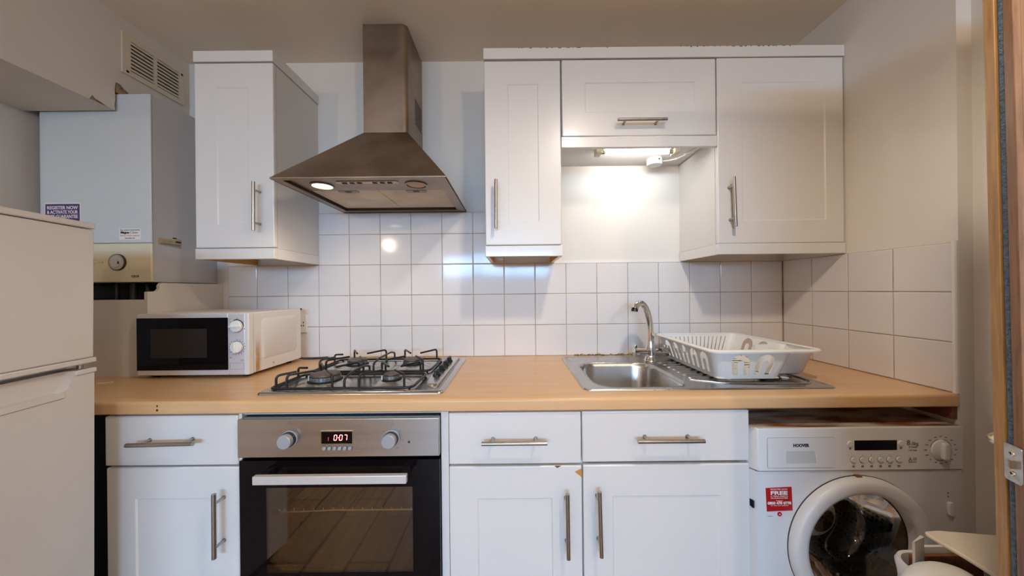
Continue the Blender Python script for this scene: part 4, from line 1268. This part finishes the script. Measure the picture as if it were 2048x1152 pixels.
jb = thing('junction_box', 'round white junction box with cable under the short wall cabinet', 'junction box', (0.665, 1.495, 1.81))
bm = BM(); lathe(bm, [(0.034, -0.0003), (0.034, -0.026), (0.031, -0.030), (0.0, -0.0305)], (0.664, 1.500, 1.8380), 'z', 30, cap1=False)
bx = obj('box', bm, 'wplastic', jb, smooth=40)
bobj('entry_hole', 0.668, 0.675, 1.4655, 1.4680, 1.8220, 1.8290, 'black', bx)
bm = BM(); tube(bm, bend([(0.697, 1.500, 1.828), (0.735, 1.498, 1.830), (0.765, 1.485, 1.8335), (0.800, 1.370, 1.8335), (0.803, 1.330, 1.8335), (0.716, 1.345, 1.8335)], 0.012, 5), 0.0036, 8)
obj('cable', bm, 'wplastic', jb, smooth=60)
for x, y in ((0.757, 1.490), (0.778, 1.444), (0.790, 1.404), (0.802, 1.346)):
    bm = BM(); lathe(bm, [(0.006, 0), (0.005, -0.009), (0.002, -0.0105)], (x, y, 1.8378), 'z', 10)
    obj('cable_clip', bm, 'wplastic', jb)

# ------------------------------------------------------------------ washing machine
wm = thing('washing_machine', 'white front-loading washer dryer with rusty top under the worktop', 'washing machine', (0.975, 1.2, 0))
WM0, WM1, WMY, WMZ = 0.6765, 1.2740, 0.915, 0.8300
PC = (0.9745, 0.4930)
bm = BM()
box(bm, WM0 + 0.002, WM0 + 0.006, 0.945, 1.48, 0.06, WMZ - 0.003)
box(bm, WM1 - 0.006, WM1 - 0.002, 0.945, 1.48, 0.06, WMZ - 0.003)
box(bm, WM0 + 0.006, WM1 - 0.006, 1.476, 1.48, 0.06, WMZ - 0.003)
box(bm, WM0 + 0.006, WM1 - 0.006, 0.945, 1.476, 0.06, 0.064)
obj('case', bm, 'appl', wm)
bobj('top_plate', WM0, WM1, 0.9205, 1.48, WMZ - 0.003, WMZ + 0.0006, 'rust', wm, label='rusted and scuffed metal top plate')
# front: bevelled left edge
bm = BM()
holed(bm, [(WM0 + 0.013, 0.08), (WM1, 0.08), (WM1, 0.7065), (WM0 + 0.013, 0.7065)], [list(reversed(circle(PC[0], PC[1], 0.186, 56)))], 'y', WMY + 0.001, WMY + 0.006)
fp = obj('front_panel', bm, 'appl', wm)
bm = BM(); prism(bm, [(WM0, 0.944), (WM0 + 0.0005, 0.938), (WM0 + 0.013, WMY + 0.001), (WM0 + 0.013, 0.944)], 'z', 0.08, 0.7065)
eg = obj('front_edge', bm, 'appl', wm)
bobj('fixing_hole', WM0 + 0.0035, WM0 + 0.0080, 0.9200, 0.9360, 0.600, 0.620, 'black', eg)
bobj('kick_panel', WM0 + 0.005, WM1 - 0.003, WMY + 0.006, 0.945, 0.0485, 0.078, 'appl', wm)
bm = BM(); prism(bm, [(WM0, 0.944), (WM0 + 0.0005, 0.936), (WM0 + 0.014, WMY - 0.001), (WM0 + 0.020, WMY - 0.003), (WM1, WMY - 0.003), (WM1, 0.944)], 'z', 0.7095, WMZ)
fa = obj('control_panel', bm, 'applp', wm, 0.0015)
FY = WMY - 0.003
bm = BM(); holed(bm, rrect(0.7170, 0.9080, 0.7190, 0.8035, 0.004, 3), [list(reversed(rrect(0.7690, 0.8570, 0.7310, 0.7655, 0.003, 3)))], 'y', FY - 0.0016, FY + 0.001)
ol = BM(); holed(ol, rrect(0.7160, 0.9090, 0.7180, 0.8045, 0.005, 3), [list(reversed(rrect(0.7169, 0.9081, 0.7189, 0.8036, 0.004, 3)))], 'y', FY - 0.0004, FY + 0.0005)
obj('drawer_gap', ol, 'printgrey', fa)
dd = obj('detergent_drawer', bm, 'applp', wm, 0.0007)
bm = BM(); prism(bm, [(0.7690, 0.7310), (0.8570, 0.7310), (0.8490, 0.7655), (0.7690, 0.7655)], 'y', FY - 0.0012, FY - 0.0002, [(0.7690, 0.7310), (0.8570, 0.7310), (0.8430, 0.7655), (0.7690, 0.7655)])
obj('drawer_pull', bm, 'boiler', dd, label='pale recessed drawer pull')
text('lettering', 'HOOVER', 0.0118, (0.8110, FY - 0.0018, 0.7822), 'printdark', dd, width=0.0455, bold=0.0006)
bobj('display', 0.9642, 1.0842, FY - 0.0008, FY + 0.001, 0.7668, 0.7945, 'blackglass', fa)
for i, x in enumerate((0.9605, 0.9860, 1.0115, 1.0372, 1.0628, 1.0890)):
    bm = BM(); lathe(bm, [(0.0088, FY + 0.0005), (0.0088, FY - 0.0008), (0.0080, FY - 0.0008)], (x, 0, 0.7400), 'y', 22, cap0=False, cap1=False)
    obj('button_ring', bm, 'printgrey', fa)
    bm = BM(); lathe(bm, [(0.0078, FY + 0.0005), (0.0078, FY - 0.0020), (0.0070, FY - 0.0030), (0, FY - 0.0030)], (x, 0, 0.7400), 'y', 22, cap1=False)
    obj('button', bm, 'applp', fa, smooth=35)
    bobj('symbol', x - 0.0030, x + 0.0040, FY - 0.0005, FY + 0.0005, 0.7178, 0.7235, 'printgrey', fa)
    if i < 5: bobj('symbol', x - 0.0010, x + 0.0010, FY - 0.0005, FY + 0.0005, 0.7520, 0.7532, 'printdark', fa)
for x in (0.9515, 1.0955):
    bm = BM(); lathe(bm, [(0.0078, FY + 0.0005), (0.0078, FY - 0.0018), (0.0070, FY - 0.0025), (0, FY - 0.0025)], (x, 0, 0.7850), 'y', 22, cap1=False)
    obj('button', bm, 'applp', fa, smooth=35)
    bobj('symbol', x - 0.0025, x + 0.0035, FY - 0.0005, FY + 0.0005, 0.7690, 0.7745, 'printgrey', fa)
text('lettering', '8', 0.0200, (1.1175, FY - 0.0004, 0.7860), 'printgrey', fa, bold=0.0006)
text('lettering', '-5kg', 0.0130, (1.1345, FY - 0.0004, 0.7835), 'printgrey', fa, width=0.0220, bold=0.0003)
text('lettering', '5+5wash', 0.0095, (1.1300, FY - 0.0004, 0.7745), 'printgrey', fa, width=0.0240)
text('lettering', '1400 Rpm', 0.0065, (1.1285, FY - 0.0004, 0.7655), 'printgrey', fa, width=0.0240)
text('lettering', 'A', 0.0130, (1.1220, FY - 0.0004, 0.7395), 'printgrey', fa, bold=0.0006)
text('lettering', 'wash\nclass', 0.0052, (1.1350, FY - 0.0004, 0.7410), 'printgrey', fa, width=0.0120)
text('lettering', 'EFFICIENCY', 0.0045, (1.1285, FY - 0.0004, 0.7315), 'printgrey', fa, width=0.0220)
bm = BM(); lathe(bm, [(0.0280, FY + 0.0005), (0.0280, FY - 0.003), (0.0260, FY - 0.0042), (0.0, FY - 0.0042)], (1.2095, 0, 0.7655), 'y', 36, cap1=False)
kn = obj('programme_knob', bm, 'applp', wm, smooth=35)
bm = BM()
prism(bm, [(1.2005, 0.7425), (1.2160, 0.7420), (1.2195, 0.7660), (1.2160, 0.7890), (1.2020, 0.7890), (1.2000, 0.7660)], 'y', FY - 0.0160, FY - 0.0040)
obj('knob_grip', bm, 'applp', kn, 0.004, seg=3)
for a0, a1 in ((20, 75), (105, 165), (245, 300)):
    bm = BM(); n = 10
    pts = [(1.2095 + 0.0315 * math.cos(R(lerp(a0, a1, i / n))), 0.7655 + 0.0315 * math.sin(R(lerp(a0, a1, i / n)))) for i in range(n + 1)] + \
          [(1.2095 + 0.0300 * math.cos(R(lerp(a1, a0, i / n))), 0.7655 + 0.0300 * math.sin(R(lerp(a1, a0, i / n)))) for i in range(n + 1)]
    holed(bm, pts, [], 'y', FY - 0.0004, FY + 0.0005)
    obj('dial_arc', bm, 'printgrey', fa)
bm = BM(); rnd = random.Random(5)
for q in range(16):
    a = R(90 + q * 22.5); rr = 0.0385
    cx, cz = 1.2095 + rr * math.cos(a) * (1.12 if abs(math.cos(a)) > 0.5 else 1), 0.7655 + rr * math.sin(a)
    w = rnd.uniform(0.0018, 0.0042)
    box(bm, cx - w, cx + w, FY - 0.0004, FY + 0.0005, cz - 0.0013, cz + 0.0013)
obj('programme_symbols', bm, 'printgrey', fa, kind='stuff')
# red sticker
bm = BM(); prism(bm, [(0.7135, 0.6595), (0.7870, 0.6625), (0.7895, 0.5955), (0.7165, 0.5930)], 'y', WMY - 0.0003, WMY + 0.0012)
rs = obj('guarantee_sticker', bm, 'red', wm, label='red guarantee sticker with white lettering')
yy = WMY - 0.0006
text('lettering', 'REGISTER NOW', 0.0058, (0.7505, yy, 0.6560), 'printwhite', rs, width=0.0480)
text('lettering', 'FREE', 0.0140, (0.7505, yy, 0.6455), 'printwhite', rs, width=0.0480, bold=0.0005)
text('lettering', '5 YEAR PARTS', 0.0058, (0.7510, yy, 0.6365), 'printwhite', rs, width=0.0480)
text('lettering', 'GUARANTEE', 0.0052, (0.7510, yy, 0.6310), 'printwhite', rs, width=0.0480)
text('lettering', 'Freephone', 0.0050, (0.7515, yy, 0.6235), 'printwhite', rs, width=0.0180)
text('lettering', '0800 478 0778', 0.0105, (0.7515, yy, 0.6165), 'printwhite', rs, width=0.0670, bold=0.0004)
text('lettering', 'or visit our website', 0.0040, (0.7520, yy, 0.6100), 'printwhite', rs, width=0.0500)
bm = BM(); lathe(bm, [(0.0062, WMY + 0.001), (0.0062, WMY - 0.0004), (0, WMY - 0.0004)], (0.7525, 0, 0.5850), 'y', 20, cap1=False)
rd = obj('round_badge', bm, 'red', wm, label='small round red badge')
bm = BM(); lathe(bm, [(0.0020, WMY), (0.0020, WMY - 0.0008), (0, WMY - 0.0008)], (0.7525, 0, 0.5850), 'y', 14, cap1=False)
obj('badge_centre', bm, 'binw', rd)
bobj('printed_line', 0.7185, 0.7330, WMY + 0.0005, WMY + 0.0012, 0.5785, 0.5795, 'printgrey', fp)
# door release and lamps on the right
bm = BM(); prism(bm, rrect(1.2290, 1.2430, 0.5775, 0.6170, 0.0065, 5), 'y', WMY - 0.007, WMY + 0.001)
obj('door_release', bm, 'applp', fp, 0.0015)
for z in (0.6400, 0.6300):
    bm = BM(); lathe(bm, [(0.0018, WMY + 0.001), (0.0018, WMY + 0.0004), (0, WMY + 0.0004)], (1.2340, 0, z), 'y', 10, cap1=False)
    obj('indicator', bm, 'printdark', fp)
# porthole
bm = BM()
lathe(bm, [(0.2000, 0.9165), (0.2000, 0.9050), (0.1985, 0.8980), (0.1940, 0.8920), (0.1860, 0.8890), (0.1680, 0.8905), (0.1590, 0.8940), (0.1565, 0.9000), (0.1560, 0.9250)], (PC[0], 0, PC[1]), 'y', 72, cap0=False, cap1=False)
pd = obj('porthole_door', bm, 'appl', wm, smooth=60)
bm = BM(); lathe(bm, [(0.2010, 0.9170), (0.2010, 0.9135), (0.1995, 0.9135)], (PC[0], 0, PC[1]), 'y', 72, cap0=False, cap1=False)
obj('door_shadow_gap', bm, 'gasket', pd)
bobj('hinge_catch', PC[0] - 0.010, PC[0] + 0.004, 0.9050, 0.9165, PC[1] + 0.1960, PC[1] + 0.2030, 'copper', pd)
bm = BM()
lathe(bm, [(0.1555, 0.925), (0.1400, 0.950), (0.1250, 1.000), (0.105, 1.025), (0.06, 1.035), (0.0, 1.037)], (PC[0] - 0.004, 0, PC[1]), 'y', 56, cap0=False, cap1=False)
obj('glass_bowl', bm, 'glassbowl', pd, smooth=60)
bm = BM()
lathe(bm, [(0.1850, 0.921), (0.1860, 0.940), (0.1700, 0.955), (0.1650, 0.985), (0.1750, 1.000), (0.2250, 1.010)], (PC[0], 0, PC[1]), 'y', 56, cap0=False, cap1=False)
obj('gasket', bm, 'gasket', wm, smooth=60)
bm = BM()
lathe(bm, [(0.2000, 1.011), (0.2300, 1.016), (0.2300, 1.330), (0.215, 1.345), (0.0, 1.350)], (PC[0], 0, PC[1]), 'y', 64, cap0=False, cap1=False)
dm_ = obj('drum', bm, 'drum', wm, smooth=50)
for k in range(3):
    a = R(30 + 120 * k)
    bm = BM()
    u, v = Vector((math.cos(a), 0, math.sin(a))), Vector((-math.sin(a), 0, math.cos(a)))
    c0 = Vector((PC[0], 0, PC[1]))
    prf = [(c0 + u * 0.228 + v * 0.035), (c0 + u * 0.180 + v * 0.010), (c0 + u * 0.180 - v * 0.010), (c0 + u * 0.228 - v * 0.035)]
    loft(bm, [[tuple(p + Vector((0, 1.03, 0))) for p in prf], [tuple(p + Vector((0, 1.33, 0))) for p in prf]])
    obj('drum_paddle', bm, 'steelsink', dm_, 0.006)

wm.scale = (1.04, 1.04, 1.04)
wm.location = (1.0140, 1.2480, -0.0492)

# ------------------------------------------------------------------ waste bin
bn = thing('waste_bin', 'white plastic kitchen bin with open cream lid before the washing machine', 'bin', (0.95, 0.69, 0))
bm = BM(); rings = []
for z, g_ in ((0.0, -0.030), (0.01, -0.026), (0.58, 0.0)):
    rings.append([(x, y, z) for x, y in rrect(0.8640 - g_, 1.0900 + g_, 0.6500 - g_, 0.7500 + g_, 0.040, 6)])
for z, g_ in ((0.605, 0.003), (0.615, 0.0), (0.612, -0.004), (0.05, -0.030)):
    rings.append([(x, y, z) for x, y in rrect(0.8640 - g_, 1.0900 + g_, 0.6500 - g_, 0.7500 + g_, 0.040, 6)])
loft(bm, rings)
obj('body', bm, 'binw', bn, smooth=50)
bm = BM(); rings = []
for k in range(7):
    a = R(90 * k / 6)
    w = math.cos(a); h = math.sin(a)
    rings.append([(0.8720 + p[0] * (0.10 + 0.90 * w) * 0.078, 0.6500 + p[1] * (0.10 + 0.90 * w) * 0.050, 0.602 + 0.056 * h) for p in circle(0, 0, 1, 28)])
loft(bm, rings)
obj('front_dome', bm, 'binw', bn, smooth=60, label='domed white front cover')
bm = BM()
pb = [(0.8590, 0.6960), (0.8640, 0.6950), (0.9220, 0.7250), (0.9210, 0.7310)]
A = [(x, y, 0.60) for x, y in pb]; B = [(0.8590, 0.6960, 0.676), (0.8640, 0.6950, 0.678), (0.9220, 0.7250, 0.6640), (0.9210, 0.7310, 0.6640)]
loft(bm, [A, B])
obj('rear_upstand', bm, 'binw', bn)
bobj('back_rim', 0.9215, 1.075, 0.738, 0.744, 0.600, 0.6310, 'binw', bn)
bobj('bin_shade_board', 0.90, 1.06, 0.728, 0.736, 0.50, 0.6180, 'darkwood', bn, label='brown board painted as the shade inside the bin')  # brown board put in as the dark shade of the bin's inside
bm = BM()
lid = [(0.8965, 0.7040), (0.8925, 0.6990), (0.8935, 0.6900), (0.9060, 0.6500), (0.9160, 0.6000), (0.9300, 0.5500), (1.1200, 0.5500), (1.1200, 0.6600), (1.0900, 0.6900), (1.0500, 0.7030), (0.9300, 0.7075)]
loft(bm, [[(x, y, 0.6860 - (0.704 - y) * 0.16 - (x - 0.90) * 0.06) for x, y in lid], [(x, y, 0.6945 - (0.704 - y) * 0.16 - (x - 0.90) * 0.06) for x, y in lid]])
obj('lid', bm, 'bincream', bn, 0.003, label='cream plastic lid standing open', ang=30)

# ------------------------------------------------------------------ open door at the right edge
dr_ = struct(bpy.data.objects.new('door_1', None)); COL.objects.link(dr_)
dr_.location = (0.7446 + 0.0185, 0.5000, 0.0)
dr_.rotation_euler = (0, R(-0.6), R(-23))


def dobj(name, x0, x1, y0, y1, z0, z1, m, parent=None, bevel=0.0, **k):
    bm = BM(); box(bm, x0, x1, y0, y1, z0, z1)
    return obj(name, bm, m, parent or dr_, bevel, local=True, **k)


lf_ = dobj('door_leaf', 0.008, 0.735, -0.042, 0.0, 0.008, 1.98, 'brownwood')
dobj('oak_lipping', -0.001, 0.008, -0.0165, 0.001, 0.008, 1.98, 'oak', bevel=0.001, label='light oak strip along the door edge')
dobj('edge_strip', 0.0, 0.008, -0.0425, -0.0280, 0.008, 1.98, 'brownwood', bevel=0.001)
bm = BM(); tube(bm, [(0.0055, -0.0222, 0.010 + 1.96 * i / 40) for i in range(41)], 0.0056, 10)
obj('draught_seal', bm, 'felt', dr_, local=True, smooth=60, label='grey-blue felt draught strip')
bm = BM(); prism(bm, rrect(-0.0420, -0.0170, 0.9380, 0.9925, 0.003, 3), 'x', -0.0022, -0.0008)
lp = obj('latch_plate', bm, 'zinc', dr_, local=True, label='scuffed metal latch plate')
for z in (0.9800, 0.9505):
    bm = BM(); lathe(bm, [(0.0042, -0.0020), (0.0036, -0.0034), (0, -0.0038)], (0, -0.0290, z), 'x', 14, cap1=False)
    s_ = obj('screw', bm, 'brass', lp, local=True)
    bm = BM(); box(bm, -0.0041, -0.0036, -0.0312, -0.0268, z - 0.0004, z + 0.0004); box(bm, -0.0041, -0.0036, -0.0294, -0.0286, z - 0.0022, z + 0.0022)
    obj('screw_slot', bm, 'black', lp, local=True)
bm = BM(); prism(bm, [(-0.0022, -0.0240), (-0.0022, -0.0345), (-0.0085, -0.0345), (-0.0035, -0.0240)], 'z', 0.9590, 0.9715)
obj('latch_bolt', bm, 'chrome', lp, local=True)
for sgn, y0 in ((1, 0.0), (-1, -0.042)):
    bm = BM(); lathe(bm, [(0.025, y0), (0.025, y0 + sgn * 0.006), (0.010, y0 + sgn * 0.009), (0.0095, y0 + sgn * 0.055)], (0.055, 0, 0.964), 'y', 24)
    if sgn > 0:
        tube(bm, bend([(0.055, 0.050, 0.964), (0.050, 0.076, 0.964), (0.062, 0.088, 0.964), (0.16, 0.082, 0.962)], 0.02, 6), 0.0100, 14)
    else:
        tube(bm, bend([(0.055, -0.092, 0.964), (0.060, -0.104, 0.964), (0.16, -0.106, 0.962)], 0.02, 6), 0.0100, 14)
    obj('door_handle', bm, 'brass', dr_, local=True, smooth=50)

# ------------------------------------------------------------------ pendant globes behind the camera
for (x, y, z), lab in (((-2.10, -2.35, 2.03), 'lit white globe pendant hanging near the left wall'), ((1.02, -1.25, 2.06), 'lit white globe pendant hanging near the door')):
    t = thing('pendant_lamp', lab, 'lamp', (x, y, z), 'globe pendants')
    bm = BM(); lathe(bm, [(0.05 * math.sin(R(a)), -0.05 * math.cos(R(a))) for a in range(4, 173, 8)], (x, y, z), 'z', 24)
    obj('globe', bm, 'whitehot', t, smooth=80)
    bm = BM(); tube(bm, [(x, y, z + 0.050), (x, y, CEIL - 0.02)], 0.003, 6); lathe(bm, [(0.02, 0.047), (0.02, 0.08)], (x, y, z), 'z', 12)
    obj('cord', bm, 'trimw', t)
    bm = BM(); lathe(bm, [(0.02, CEIL - 0.03), (0.05, CEIL - 0.012), (0.05, CEIL - 0.0004)], (x, y, 0), 'z', 20)
    obj('ceiling_rose', bm, 'trimw', t)

t = thing('ceiling_spotlight', 'round recessed ceiling spotlight over the middle of the kitchen', 'lamp', (0.42, 0.25, CEIL - 0.02))
bm = BM(); lathe(bm, [(0.055, CEIL - 0.0004), (0.055, CEIL - 0.006), (0.042, CEIL - 0.010), (0.040, CEIL - 0.0004)], (0.42, 0.25, 0), 'z', 28, cap0=False, cap1=False)
obj('bezel', bm, 'trimw', t, smooth=40)
bm = BM(); lathe(bm, [(0.040, CEIL - 0.003), (0, CEIL - 0.003)], (0.42, 0.25, 0), 'z', 28, cap0=False, cap1=False)
obj('lens', bm, 'lampon', t)
